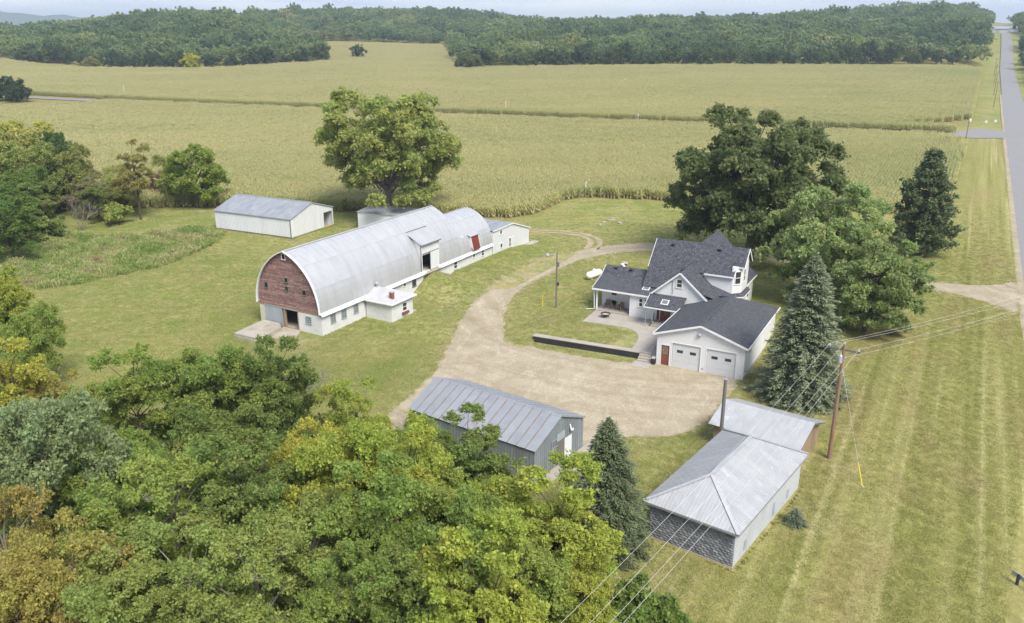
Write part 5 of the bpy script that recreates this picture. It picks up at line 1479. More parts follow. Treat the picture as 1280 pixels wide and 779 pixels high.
sheets(gs, [(o_,ye,ze),(o_,0,GE+GR_+.02),(-GL-o_,0,GE+GR_+.02),(-GL-o_,ye,ze)], (0,1,-s_), .93, M['shed_roof'], ribs=0, seam=M['shed_roof'], rib_w=.08)
m = MB().slab([(o_+.01,-.26,GE+GR_-.05),(o_+.01,0,GE+GR_+.075),(-GL-o_-.01,0,GE+GR_+.075),(-GL-o_-.01,-.26,GE+GR_-.05)], .02); m.slab([(o_+.01,.26,GE+GR_-.05),(o_+.01,0,GE+GR_+.075),(-GL-o_-.01,0,GE+GR_+.075),(-GL-o_-.01,.26,GE+GR_-.05)], .02); m.build('ridge_cap', M['shed_roof'], gs)
m = MB(); m.beam((o_+.02,-ye,ze-.03),(o_+.02,0,GE+GR_-.02),.05,.14); m.beam((o_+.02,ye,ze-.03),(o_+.02,0,GE+GR_-.02),.05,.14); m.build('trim', M['steel'], gs)
sl = MB().box(.08, 1.15, -GW/2+.9, GW/2+1.3, -.15, .13).build('door_slab', M['concrete'])
sl.location = (GSH[0], GSH[1], 0); sl.rotation_euler = (0, 0, R(GSH[2]))
tag(sl, 'narrow concrete slab along the gable of the grey metal shed', 'slab')

# ------------------------------------------------------------------ stone-block shed with hipped tin roof
hp = empty('stone_block_shed', (HIP[0], HIP[1], 0), HIP[2], 'shed of dark rock-faced blocks with a silver hipped tin roof', 'shed')
HL, HW_, HE, HR, HS, HO = 13.14, 6.35, 2.95, 1.8, 2.95, .38
m = MB().box(.11, HL, .0, .25, -.2, HE-.02); m.build('wall', M['pale_wall'], hp)
m = MB().box(HL-.25, HL-.002, .25, HW_, -.2, HE-.02); m.box(.11, HL-.25, HW_-.25, HW_, -.2, HE-.02); m.build('wall', M['pale_wall'], hp)
m = MB().box(.09, .24, .25, HW_-.25, -.2, HE-.02); m.build('mortar_wall', M['mortar'], hp)
m = MB().box(-.05, .1, -.04, HW_+.04, -.2, .10); m.build('footing', M['old_concrete'], hp)
def block_mesh(w, h, seed):
    rr = random.Random(seed); mb = MB()
    vs = []
    nx_, nz_ = 3, 2
    for j in range(nz_+1):
        for i in range(nx_+1):
            e = i in (0,nx_) or j in (0,nz_)
            vs.append((0.0 if e else -rr.uniform(.02,.06), w*i/nx_, h*j/nz_))
    fs = [(j*(nx_+1)+i, (j+1)*(nx_+1)+i, (j+1)*(nx_+1)+i+1, j*(nx_+1)+i+1) for j in range(nz_) for i in range(nx_)]
    mb.add(vs, fs)
    b = [(.1,0,0),(.1,w,0),(.1,w,h),(.1,0,h)]; f_ = [(0,0,0),(0,w,0),(0,w,h),(0,0,h)]
    mb.add(f_+b, [(0,1,5,4),(1,2,6,5),(2,3,7,6),(3,0,4,7)])
    return mb.mesh('rock_block', M['block_grey'])
bw, bh = HW_/15, (HE-.14)/14
full = [block_mesh(bw-.014, bh-.014, s) for s in range(5)]; half = [block_mesh(bw/2-.014, bh-.014, s) for s in range(3)]
for j in range(14):
    x = 0.0; i = 0
    while x < HW_-.01:
        hlf = (j % 2 == 1 and (i == 0 or x > HW_-bw*.75))
        o = link('block', (rnd.choice(half) if hlf else rnd.choice(full)), hp)
        o.location = (0, x+.007, .11+j*bh+.007)
        x += bw/2 if hlf else bw; i += 1
Wr = Wall((0,0,0), (1,0,0), (0,-1,0))
for a in (2.1, 7.5, 10.5):
    m = MB(); Wr.box(m, a-.22, a+.22, .0, .03, .35, 1.15 if a != 7.5 else 1.45); m.build('hatch', M['grey_door'], hp)
e = [(-HO,-HO,HE),(HL+HO,-HO,HE),(HL+HO,HW_+HO,HE),(-HO,HW_+HO,HE)]; ra, rb = (HS,HW_/2,HE+HR), (HL-HS,HW_/2,HE+HR)
sl_ = HR/(HW_/2+HO)
sheets(hp, [e[0],e[1],rb,ra], (0,-1,-sl_), .75, M['hip_roof'], ribs=3)
sheets(hp, [e[3],e[2],rb,ra], (0,1,-sl_), .75, M['hip_roof'], ribs=3)
sheets(hp, [e[0],e[3],ra], (-1,0,-HR/(HS+HO)), .75, M['hip_roof'], ribs=3)
sheets(hp, [e[1],e[2],rb], (1,0,-HR/(HS+HO)), .75, M['hip_roof'], ribs=3)
def up(p, d): return (p[0], p[1], p[2]+d)
for a, b in ((ra,rb),(e[0],ra),(e[3],ra),(e[1],rb),(e[2],rb)):
    MB().beam(up(a,.075), up(b,.075), .28, .03).build('ridge_cap', M['hip_roof'], hp)
m = MB()
for a, b in ((e[0],e[1]),(e[1],e[2]),(e[2],e[3]),(e[3],e[0])): m.beam(up(a,-.08), up(b,-.08), .05, .13)
m.build('fascia', M['steel'], hp)
m = MB().slab([up(p,-.03) for p in e], .04); m.build('soffit', M['grey_wood'], hp)

# small gabled shed behind it
ss = empty('small_tin_shed', to_world(HIP, 15.5, .9)+(0,), HIP[2], 'small brown-walled shed with a bright tin roof behind the stone-block shed', 'shed')
m = MB().box(.3, 6.0, .35, 7.6, -.2, 2.2); m.slab([(.3,.35,2.2),(6.0,.35,2.2),(3.1,.35,3.15)], .15, (0,-1,0)); m.slab([(.3,7.6,2.2),(6.0,7.6,2.2),(3.1,7.6,3.15)], .15, (0,1,0)); m.build('wall', M['bare_wood'], ss)
sheets(ss, [(-.1,-.1,2.1),(-.1,8.0,2.1),(3.1,8.0,3.25),(3.1,-.1,3.25)], (-1,0,-.36), .7, M['hip_roof'], ribs=3)
sheets(ss, [(6.3,-.1,2.1),(6.3,8.0,2.1),(3.1,8.0,3.25),(3.1,-.1,3.25)], (1,0,-.36), .7, M['hip_roof'], ribs=3)
m = MB(); m.beam((-.1,-.06,2.02),(3.1,-.06,3.17),.05,.16); m.beam((3.1,-.06,3.17),(6.3,-.06,2.02),.05,.16); m.build('trim', M['grey_wood'], ss)
HAZE = 1.9e-4
# ------------------------------------------------------------------ farmhouse with attached garage
hs = empty('farmhouse', (GAR[0], GAR[1], 0), GAR[2], 'white farmhouse with dark shingle roofs and an attached two-door garage', 'house')
FZ = .78
Wg0 = Wall((0,0,0), (1,0,0), (0,-1,0))
GWd, GDp, GEv, GRi = 9.42, 14.6, 3.58, 1.70
# garage walls
m = MB()
for a, b in ((0,.5),(1.42,1.70),(4.80,5.45),(8.55,GWd)): Wg0.box(m, a, b, -.2, 0, -.2, 2.78)
Wg0.box(m, .5, 1.42, -.2, 0, 2.32, 2.78); Wg0.box(m, 0, GWd, -.2, 0, 2.78, GEv)
m.slab([(0,0,GEv),(GWd,0,GEv),(GWd/2,0,GEv+1.60)], .2, (0,-1,0)); m.build('wall', M['white_wall'], hs)
m = MB().box(GWd-.2,GWd,.2,GDp,-.2,GEv); m.box(0,.2,.2,GDp-3.6,-.2,GEv); m.box(.2,GWd-.2,GDp-.2,GDp,-.2,GEv); m.build('wall', M['white_wall'], hs)
m = MB(); Wall((GWd,0,0),(0,1,0),(1,0,0)).box(m, .0, GDp, .0, .04, -.2, .35); m.build('foundation', M['old_concrete'], hs)
def garage_door(a0, a1):
    mb = MB(); Wg0.box(mb, a0, a1, -.20, -.16, 0, 2.78); d = mb.build('garage_door', M['garage_door'], hs)
    for k in range(4):
        mb = MB(); Wg0.box(mb, a0+.02, a1-.02, -.16, -.11, .03+k*.685, .70+k*.685); mb.build('panel', M['garage_door'], d)
    for f in (.27, .73):
        c = a0+(a1-a0)*f; mb = MB(); Wg0.box(mb, c-.32, c+.32, -.11, -.085, 1.72, 2.02); mb.build('window_pane', M['glass'], d)
    mb = MB(); Wg0.box(mb, a0-.09, a0, -.0, .03, 0, 2.87); Wg0.box(mb, a1, a1+.09, -.0, .03, 0, 2.87); Wg0.box(mb, a0, a1, -.0, .03, 2.78, 2.87); mb.build('door_trim', M['white_trim'], d)
garage_door(1.72, 4.80); garage_door(5.46, 8.55)
m = MB(); Wg0.box(m, .5, 1.42, -.14, -.08, .05, 2.32); d = m.build('side_door', M['red_paint'], hs)
for i in range(3):
    for j in range(3):
        m = MB(); Wg0.box(m, .66+i*.21, .82+i*.21, -.08, -.06, 1.28+j*.32, 1.55+j*.32); m.build('pane', M['bare_wood'] if (i+j) % 2 else M['dusty_glass'], d)
m = MB(); Wg0.box(m, .44, .5, -.0, .03, 0, 2.4); Wg0.box(m, 1.42, 1.48, -.0, .03, 0, 2.4); Wg0.box(m, .5, 1.42, -.0, .03, 2.34, 2.4); m.build('door_trim', M['white_trim'], d)
c = Wg0.p(4.6, .12, 4.2)
m = MB().lathe([(.05,.25),(.20,.18),(.24,0),(.16,-.22),(.05,-.3)], c, 10); m.build('yard_lamp', M['insulator'], hs)
m = MB(); Wg0.box(m, 5.02, 5.2, .0, .03, .35, .55); m.build('vent', M['steel'], hs)
window(Wall((GWd,0,0),(0,1,0),(1,0,0)), 2.2, 2.7, .8, .8, M['white_trim'], M['glass'], hs, 1, 2)
# garage roof
gx0, gx1, gr, gz = -.38, GWd+.36, GWd/2, GEv+GRi
m = MB()
m.slab([(gx0,-.38,GEv+.02),(gr,-.38,gz),(gr,11.2,gz),(gx0,11.2,GEv+.02)], .12)
m.slab([(gr,-.38,gz),(gx1,-.38,GEv+.02),(gx1,15.0,GEv+.02),(gr,11.2,gz)], .12)
m.slab([(gr,11.2,gz),(gx1,15.0,GEv+.02),(gx0,15.0,GEv+.02)], .12)
m.build('roof', M['shingle_old'], hs)
m = MB().beam((gr,-.36,gz+.02),(gr,11.2,gz+.02),.34,.03); m.build('ridge_cap', M['shingle'], hs)
m = MB(); m.beam((gx0,-.40,GEv-.04),(gr,-.40,gz-.06),.06,.2); m.beam((gr,-.40,gz-.06),(gx1,-.40,GEv-.04),.06,.2); m.beam((gx0-.02,-.36,GEv-.03),(gx0-.02,9.0,GEv-.03),.08,.14); m.beam((gx1+.02,-.36,GEv-.03),(gx1+.02,15,GEv-.03),.08,.14); m.build('trim', M['white_trim'], hs)

# main block
mx0, mx1 = -6.2, 4.0
m = MB().box(mx0, mx1, 15.0, 20.2, FZ-.5, 6.62)
m.slab([(mx0+.0,15.0,6.62),(mx0,20.2,6.62),(mx0,17.6,9.3)], .2, (-1,0,0)); m.build('wall', M['white_wall'], hs)
m = MB()
m.slab([(-6.45,14.7,6.55),(4.2,14.7,6.55),(4.2,15.72,7.6),(5.15,15.72,7.6),(5.15,17.6,9.52),(-6.45,17.6,9.52)], .12)
m.slab([(-6.45,20.5,6.55),(4.2,20.5,6.55),(4.2,19.48,7.6),(5.15,19.48,7.6),(5.15,17.6,9.52),(-6.45,17.6,9.52)], .12)
m.slab([(-6.45,14.69,6.53),(-1.2,14.69,6.53),(-1.2,12.75,4.5),(-6.45,12.75,4.5)], .10)
rf = m.build('roof', M['shingle'], hs)
for u_, v_, z_ in ((-4.2,17.0,8.9),(1.6,17.05,8.95)):
    MB().box(u_-.22,u_+.22,v_-.15,v_+.18,z_-.05,z_+.16).build('roof_vent', M['vent'], rf)
m = MB()
m.beam((.6,14.66,6.46),(4.2,14.66,6.46),.08,.18); m.beam((4.2,15.70,7.5),(5.17,15.70,7.5),.08,.16)
m.beam((5.17,15.72,7.52),(5.17,17.6,9.42),.06,.18); m.beam((5.17,17.6,9.42),(5.17,19.48,7.52),.06,.18); m.beam((4.22,14.70,6.48),(4.22,15.7,7.5),.05,.16)
m.beam((-6.48,14.7,6.48),(-6.48,17.6,9.42),.05,.16); m.build('trim', M['white_trim'], hs)
# canted bay at the gable end
bay = [(4.0,15.2),(4.85,16.15),(4.85,19.05),(4.0,20.0)]
m = MB().prism(bay+[(3.8,20.0),(3.8,15.2)], FZ-.5, 7.62); m.slab([(4.85,15.9,7.62),(4.85,19.3,7.62),(4.85,17.6,9.28)], .2, (1,0,0)); m.build('bay_wall', M['white_wall'], hs)
m = MB()
bo = [(3.9,14.75),(5.3,15.95),(5.3,19.25),(3.9,20.4)]
for i in range(3): m.slab([bo[i]+(3.95,), bo[i+1]+(3.95,), (bay[i+1][0],bay[i+1][1],4.35), (bay[i][0],bay[i][1],4.35)], .08)
m.build('skirt_roof', M['shingle'], hs)
m = MB()
for i in range(3): m.beam(bo[i]+(3.88,), bo[i+1]+(3.88,), .06, .12)
m.build('trim', M['white_trim'], hs)
Wc = Wall((4.0,15.2,0), (.85,.95,0), (.95,-.85,0)); We = Wall((4.85,16.15,0), (0,1,0), (1,0,0))
window(Wc, .64, 6.25, .72, 1.5, M['white_trim'], M['glass'], hs, 1, 2)
window(We, .9, 6.3, .7, 1.5, M['white_trim'], M['glass'], hs, 1, 2)
window(Wc, .64, 2.4, .72, 1.5, M['white_trim'], M['glass'], hs, 1, 2)
window(We, 1.45, 2.4, 1.0, 1.5, M['white_trim'], M['glass'], hs, 1, 2)
# cross gable facing the patio
m = MB().box(-4.2, 2.0, 10.8, 15.0-.002, FZ-.5, 4.55)
m.slab([(-4.2,10.8,4.55),(2.0,10.8,4.55),(-1.1,10.8,7.22)], .2, (0,-1,0)); m.build('wall', M['white_wall'], hs)
m = MB()
m.slab([(-4.5,10.5,4.5),(-1.1,10.5,7.45),(-1.1,15.65,7.45),(-4.5,15.2,4.5)], .12)
m.slab([(-1.1,10.5,7.45),(2.3,10.5,4.5),(2.3,15.0,4.5),(-1.1,15.65,7.45)], .12)
rf = m.build('roof', M['shingle'], hs)
m = MB().slab([(1.6,10.95,5.13),(4.35,11.0,4.28),(4.35,15.0,4.28),(1.6,15.0,5.13)], .10); m.build('roof', M['shingle'], hs)
MB().box(-1.9,-1.55,13.3,13.6,6.75,7.0).build('roof_vent', M['vent'], rf)
m = MB(); m.beam((-4.5,10.47,4.43),(-1.1,10.47,7.38),.06,.20); m.beam((-1.1,10.47,7.38),(2.3,10.47,4.43),.06,.20); m.build('trim', M['white_trim'], hs)
Wx = Wall((0,10.8,0), (1,0,0), (0,-1,0))
window(Wx, -1.2, 6.05, .6, .95, M['white_trim'], M['glass'], hs, 1, 2)
m = MB().tube([(-2.0,10.75,6.4),(-2.0,10.74,5.6),(-1.9,10.72,4.7)], .035, 5); m.tube([(-2.2,10.7,6.2),(-1.85,10.7,6.2)], .03, 5); m.build('service_pipe', M['steel'], hs)
# one-storey wing with recessed porch
m = MB().box(-7.5, -4.2, 11.4, 20.0, FZ-.5, 3.75); m.build('wall', M['white_wall'], hs)
m = MB().box(-12.05, -7.5, 13.6, 20.0, FZ-.5, 3.75); m.slab([(-12.05,13.6,3.75),(-12.05,20,3.55),(-12.05,15.6,5.5),(-12.05,13.9,4.5)], .2, (-1,0,0)); m.build('wall', M['white_wall'], hs)
m = MB(); m.slab([(-12.4,11.1,3.8),(-4.4,11.1,3.8),(-4.4,14.0,4.72),(-12.4,14.0,4.72)], .12); m.build('porch_roof', M['shingle_old'], hs)
m = MB(); m.slab([(-12.4,14.0,4.72),(-4.4,14.0,4.72),(-4.4,15.6,5.75),(-12.4,15.6,5.75)], .12); m.slab([(-12.4,15.6,5.75),(-6.2,15.6,5.75),(-6.2,20.3,3.5),(-12.4,20.3,3.5)], .12); rf = m.build('roof', M['shingle'], hs)
for u_ in (-10.9, -8.9): MB().box(u_-.2,u_+.2,15.0,15.3,5.4,5.62).build('roof_vent', M['vent'], rf)
m = MB(); m.beam((-12.42,11.06,3.70),(-4.4,11.06,3.70),.08,.2); m.beam((-12.43,11.1,3.74),(-12.43,14.0,4.66),.05,.16); m.beam((-12.43,14.0,4.66),(-12.43,15.6,5.68),.05,.16); m.build('trim', M['white_trim'], hs)
m = MB().slab([(-6.3,12.15,4.22),(-5.4,12.15,4.22),(-5.4,13.0,4.48),(-6.3,13.0,4.48)], .1); m.build('skylight', M['white_metal'], hs)
m = MB().slab([(-6.2,12.25,4.27),(-5.5,12.25,4.27),(-5.5,12.9,4.465),(-6.2,12.9,4.465)], .02); m.build('skylight_pane', M['dusty_glass'], hs)
m = MB().box(-12.05, -7.5, 11.45, 13.6, FZ-.1, FZ+.12); m.build('porch_floor', M['concrete'], hs)
m = MB().box(-12.0, -11.82, 11.5, 11.68, FZ, 3.7); m.build('porch_post', M['white_trim'], hs)
Wp = Wall((0,13.6,0), (1,0,0), (0,-1,0)); Ww = Wall((0,11.4,0), (1,0,0), (0,-1,0))
window(Wp, -10.4, 2.75, .7, .65, M['white_trim'], M['glass'], hs, 1, 1)
m = MB(); Wp.box(m, -8.3, -7.6, .01, .06, FZ+.12, 2.95); m.build('porch_door', M['red_paint'], hs)
window(Ww, -6.05, 2.75, .42, 1.0, M['white_trim'], M['glass'], hs, 1, 2); window(Ww, -5.35, 2.75, .42, 1.0, M['white_trim'], M['glass'], hs, 1, 2)
m = MB().tube([(-12.3,11.15,3.6),(-12.25,11.4,3.3),(-12.2,11.5,.95),(-13.2,11.2,.85)], .06, 6); m.build('downspout', M['white_trim'], hs)
# entry porch
m = MB(); m.slab([(-4.65,8.6,3.32),(-.2,8.6,3.32),(-.2,10.78,4.42),(-4.65,10.78,4.42)], .10); m.build('entry_roof', M['shingle'], hs)
m = MB(); m.beam((-4.67,8.56,3.26),(-.2,8.56,3.26),.06,.14); m.beam((-4.68,8.6,3.26),(-4.68,10.78,4.36),.05,.14); m.build('trim', M['white_trim'], hs)
m = MB().slab([(-2.9,9.25,3.70),(-2.0,9.25,3.70),(-2.0,10.0,4.08),(-2.9,10.0,4.08)], .1); m.build('skylight', M['white_metal'], hs)
m = MB().slab([(-2.8,9.35,3.76),(-2.1,9.35,3.76),(-2.1,9.9,4.04),(-2.8,9.9,4.04)], .02); m.build('skylight_pane', M['dusty_glass'], hs)
m = MB().tube([(-4.45,8.72,FZ-.1),(-4.45,8.72,3.3)], .05, 6); m.build('entry_post', M['steel'], hs)
m = MB().box(-3.9, -.05, 9.4, 10.8-.002, FZ-.1, FZ+.35); m.box(-3.9, -.05, 9.05, 9.4, FZ-.1, FZ+.18); m.build('entry_step', M['concrete'], hs)
m = MB(); Wx.box(m, -3.75, -3.45, .01, .05, FZ+.4, 2.75); m.build('shutter', M['red_paint'], hs)
m = MB(); Wx.box(m, -3.3, -2.05, .01, .07, FZ+.37, 2.75); d = m.build('entry_door', M['red_paint'], hs)
m = MB(); Wx.box(m, -2.98, -2.38, .07, .09, 1.9, 2.55); m.build('pane', M['glass'], d)
m = MB(); Wx.box(m, -4.05, -3.95, .2, .9, FZ+.3, FZ+1.2); m.build('entry_rail', M['white_trim'], hs)
# rear wing
m = MB().box(-5.9, 4.2, 20.2+.002, 25.5, FZ-.8, 4.3); m.slab([(-5.9,25.5,4.3),(4.2,25.5,4.3),(-.85,25.5,9.3)], .2, (0,1,0)); m.build('wall', M['white_wall'], hs)
m = MB(); m.slab([(-.88,17.7,9.5),(4.55,17.7,4.1),(4.55,25.8,4.1),(-.88,25.8,9.5)], .12); m.slab([(-.88,17.7,9.5),(-6.3,17.7,4.1),(-6.3,25.8,4.1),(-.88,25.8,9.5)], .12); m.build('roof', M['shingle'], hs)
m = MB(); m.beam((4.58,20.4,4.02),(4.58,25.8,4.02),.08,.16); m.build('trim', M['white_trim'], hs)
window(Wall((4.2,20.2,0),(0,1,0),(1,0,0)), 2.6, 2.5, .9, 1.5, M['white_trim'], M['glass'], hs, 1, 2)

# patio, steps and timber wall
pt = MB().prism([(-11.75,6.85),(-8.75,7.2),(-6.3,7.2),(-5.4,6.85),(-4.5,6.1),(-3.85,4.9),(-3.45,3.3),(-3.3,1.5),(-3.2,.75),(-2.12,.70),(-2.12,1.1),(-.42,1.1),(-.42,.9),(-.04,.9),(-.04,9.0),(-4.25,9.0),(-4.25,10.76),(-4.25,11.36),(-7.5,11.36),(-11.95,11.42)], FZ-.4, FZ+.02).build('patio', M['concrete'])
pt.location = (GAR[0], GAR[1], 0); pt.rotation_euler = (0,0,R(GAR[2])); tag(pt, 'pale concrete patio and walk beside the farmhouse', 'patio')
st = empty('garden_steps', to_world(GAR, -1.27, .2)+(0,), GAR[2], 'concrete steps between the garage and the black timber wall', 'steps')
for k in range(4):
    MB().box(-.83, .83, .88-.34*(4-k)+.34-.34, .88, .0+k*.195-(.2 if k == 0 else 0), (k+1)*.195-.004).build('step', M['concrete'], st)
m = MB().tube([(.78,.85,1.6),(.78,-.45,.95)], .025, 5); m.tube([(.78,.85,.75),(.78,.85,1.6)], .025, 5); m.tube([(.78,-.45,.1),(.78,-.45,.95)], .025, 5); m.build('handrail', M['black_iron'], st)
pd = MB().box(-1.0, .95, -2.1, -.45, -.1, .06).build('paving_pad', M['concrete']); pd.location = to_world(GAR, -1.27, .2)+(0,); pd.rotation_euler = (0,0,R(GAR[2]))
tag(pd, 'square concrete pad at the foot of the garden steps', 'paving')
rw = empty('retaining_wall', to_world(GAR, -14.8, -.42)+(0,), GAR[2]+4.05, 'long low black timber retaining wall with a pale cap along the drive', 'wall')
for k in range(4):
    for i, (a, b) in enumerate(((0,4.2),(4.22,8.5),(8.52,12.72))):
        j = (k % 2)*.9*(1 if i < 2 else 0)
        MB().box(a+(j if i else 0), b+(j if i < 2 else 0)-.02, rnd.uniform(-.01,.01), .2, -.1+k*.2, .096+k*.2).build('timber', M['timber_black'], rw)
MB().box(-.03, 12.74, -.04, .80, .70, .78).build('cap', M['concrete'], rw)
r2 = empty('timber_planter_wall', to_world(GAR, -.42, -.45)+(0,), GAR[2], 'short black timber wall at the garage corner beside the steps', 'wall')
for k in range(4): MB().box(0, .38, 0, 1.3, -.1+k*.2, .096+k*.2).build('timber', M['timber_black'], r2)
MB().box(-.02, .39, -.02, 1.3, .70, .75).build('cap', M['concrete'], r2)

# porch chairs, plant, fire pit
def chair(u, v, rz, label):
    x, y = to_world(GAR, u, v); c = empty('porch_chair', (x, y, FZ+.12), GAR[2]+rz, label, 'chair', 'wooden porch chairs')
    for k in range(4): MB().slab([(-.3+k*.155,-.3,.42),(-.16+k*.155,-.3,.42),(-.16+k*.155,.28,.36),(-.3+k*.155,.28,.36)], .03).build('seat_slat', M['chair_wood'], c)
    for k in range(4): MB().slab([(-.3+k*.155,.28,.36),(-.16+k*.155,.28,.36),(-.16+k*.155,.48,1.0),(-.3+k*.155,.48,1.0)], .03, (0,-1,0)).build('back_slat', M['chair_wood'], c)
    for x_ in (-.36, .36):
        MB().box(x_-.04,x_+.04,-.34,.36,.58,.62).build('arm', M['chair_wood'], c)
        for y_ in (-.3, .28): MB().box(x_-.035,x_+.035,y_-.035,y_+.035,0,.58).build('leg', M['chair_wood'], c)
chair(-10.9, 12.7, 12, 'wooden armchair under the porch window at the open end of the porch')
chair(-9.2, 12.6, -20, 'wooden armchair on the porch nearer the red door')
x, y = to_world(GAR, -10.05, 12.9)
pp_ = empty('potted_plant', (x, y, FZ+.12), 0, 'dark leafy potted plant between the two porch chairs', 'plant')
MB().lathe([(.16,0),(.22,.35),(.24,.38)], (0,0,0), 10).build('pot', M['chair_wood'], pp_)
gq = np.random.default_rng(2); Cq = gq.normal(0,.13,(8,3))+np.array([0,0,.75]); Vq, tq = leaf_quads(gq, Cq, np.full(8,.2), np.ones(8), 260, .16)
fo = link('foliage', quads_mesh('potted_foliage', Vq, tq, M['leaf']), pp_); fo.color = (.04,.065,.02,1)
x, y = to_world(GAR, -9.85, 9.5)
fp = empty('fire_pit', (x, y, FZ+.02), 0, 'round black iron fire pit on the patio', 'fire pit')
MB().lathe([(.15,.2),(.42,.28),(.58,.45),(.62,.5),(.55,.5),(.4,.34),(.02,.30)], (0,0,0), 16).build('bowl', M['black_iron'], fp, True)
for k in range(3):
    a = k*2.1; MB().tube([(.32*math.cos(a),.32*math.sin(a),.3),(.45*math.cos(a),.45*math.sin(a),0)], .03, 5).build('leg', M['black_iron'], fp)
MB().lathe([(.44,.36),(.45,.40),(.43,.40)], (0,0,0), 12).build('ash_bed', M['old_concrete'], fp)

# propane tank
tk = empty('propane_tank', (11.9, 117.0, 0), 47, 'white propane tank lying on the lawn inside the drive loop', 'tank')
m = MB()
prof = [(-1.55,.02),(-1.52,.22),(-1.42,.40),(-1.2,.52),(1.2,.52),(1.42,.40),(1.52,.22),(1.55,.02)]
vs = []; fs = []; nn = 14
for xx, rr_ in prof: vs += [(xx, rr_*math.cos(2*math.pi*k/nn), .72+rr_*math.sin(2*math.pi*k/nn)) for k in range(nn)]
for i in range(len(prof)-1): fs += [(i*nn+k, i*nn+(k+1) % nn, (i+1)*nn+(k+1) % nn, (i+1)*nn+k) for k in range(nn)]
m.add(vs, fs + [tuple(range(nn)), tuple(reversed(range((len(prof)-1)*nn, len(prof)*nn)))]); m.build('shell', M['white_tank'], tk, True)
MB().lathe([(.2,0),(.2,.22),(.1,.3)], (0,0,1.2), 10).build('valve_dome', M['white_tank'], tk)
for x_ in (-.9, .9): MB().box(x_-.12,x_+.12,-.4,.4,-.1,.26).build('footing', M['old_concrete'], tk)

# white scraps on the back lawn
for i, (u_, v_, s) in enumerate(((17.3,153.5,.5),(18.6,155.0,.7),(20.0,152.5,.6),(21.4,154.6,.45),(16.2,151.2,.4),(19.2,157.0,.4))):
    pts = [(s*(1+.4*rnd.random())*math.cos(k*1.05), s*(.5+.3*rnd.random())*math.sin(k*1.05)) for k in range(6)]
    o = MB().prism(pts, -.05, .10+.15*rnd.random()).build('stone_slab', M['old_concrete']); o.location = (u_, v_, Z(u_, v_)); o.rotation_euler = (.1*rnd.random(), .15*rnd.random(), rnd.random()*3)
    tag(o, 'pale flat stone lying on the lawn behind the drive loop', 'stone', 'pale stones on the back lawn')
wr = empty('white_scrap_pile', (17.7, 124.5, Z(17.7,124.5)), 20, 'heap of white sheet scraps on the lawn beside the farmhouse wing', 'scrap')
for k in range(5):
    o = MB().box(-.5,.5,-.22,.22,0,.04).build('sheet', M['white_trim'], wr); o.location = (rnd.uniform(-.9,.9), rnd.uniform(-.4,.4), .05+.09*k); o.rotation_euler = (rnd.uniform(-.3,.3), rnd.uniform(-.3,.3), rnd.uniform(0,3))

# ------------------------------------------------------------------ poles and wires
def light_pole():
    x, y = 5.7, 102.9; r = empty('yard_light_pole', (x, y, Z(x,y)), 0, 'thin timber pole with a yard lamp inside the drive loop', 'light pole')
    MB().tube([(0,0,-.5),(0,0,7.3)], [.13,.09], 8).build('pole', M['grey_wood'], r)
    MB().tube([(0,0,6.9),(-.5,0,7.15),(-1.1,0,7.1)], .035, 6).build('arm', M['steel'], r)
    MB().lathe([(.05,.2),(.2,.1),(.24,-.08),(.12,-.2)], (-1.2,0,7.05), 10).build('lamp', M['insulator'], r)
    MB().box(.1,.32,-.15,.15,5.5,6.1).build('meter_box', M['grey_wood'], r); MB().box(.1,.3,-.12,.12,3.0,3.4).build('switch_box', M['vent'], r)
light_pole()
ym = MB().tube([(4.0,104.2,-.2),(4.0,104.2,1.5)], .05, 6).build('marker_post', M['yellow']); ym.location.z = Z(4.0,104.2); tag(ym, 'short yellow marker post beside the yard lamp pole', 'marker')
sp = empty('timber_post', to_world(HIP, 14.5, 7.3)+(0,), 0, 'bare grey timber post standing beside the stone-block shed', 'post')
MB().tube([(0,0,-.4),(0,0,7.0)], [.17,.14], 8).build('shaft', M['grey_wood'], sp); MB().lathe([(.16,0),(.16,.06),(.05,.1)], (0,0,7.0), 8).build('cap', M['steel'], sp)

PX, PY = 27.0, 63.6
up_ = empty('utility_pole', (PX, PY, 0), 0, 'tall brown power pole with a cross-arm on the mown lawn', 'utility pole')
MB().tube([(0,0,-.5),(0,0,5),(0,0,10.4)], [.19,.16,.12], 9).build('pole', M['pole_wood'], up_)
ax, ay = .80, -.60                                 # cross-arm direction
MB().beam((-1.25*ax,-1.25*ay,9.95), (1.25*ax,1.25*ay,9.95), .14, .16).build('crossarm', M['grey_wood'], up_)
for s in (-1, 1): MB().beam((.7*ax*s,.7*ay*s,9.9), (0,0,9.25), .05, .05).build('brace', M['steel'], up_)
ins = []
for f, h in ((-1.15,10.03), (1.15,10.03), (0,10.4)):
    MB().lathe([(.03,0),(.09,.04),(.05,.09),(.09,.13),(.05,.19),(.03,.24)], (ax*f,ay*f,h), 8).build('insulator', M['insulator'], up_)
    ins.append((PX+ax*f, PY+ay*f, h+.24))
MB().lathe([(.13,0),(.15,.05),(.15,.6),(.08,.68),(.03,.8)], (-.30,-.22,8.9), 10).build('fuse_cutout', M['insulator'], up_)
MB().beam((0,0,9.3), (-.3,-.22,9.3), .05, .05).build('bracket', M['steel'], up_)
MB().lathe([(.05,0),(.08,.1),(.05,.2)], (.16,-.1,9.2), 8).build('spool', M['insulator'], up_)
ins.append((PX+.16, PY-.1, 9.3))
NEXT_A, NEXT_B = (-10.5, 12.6), (71.0, 90.5)
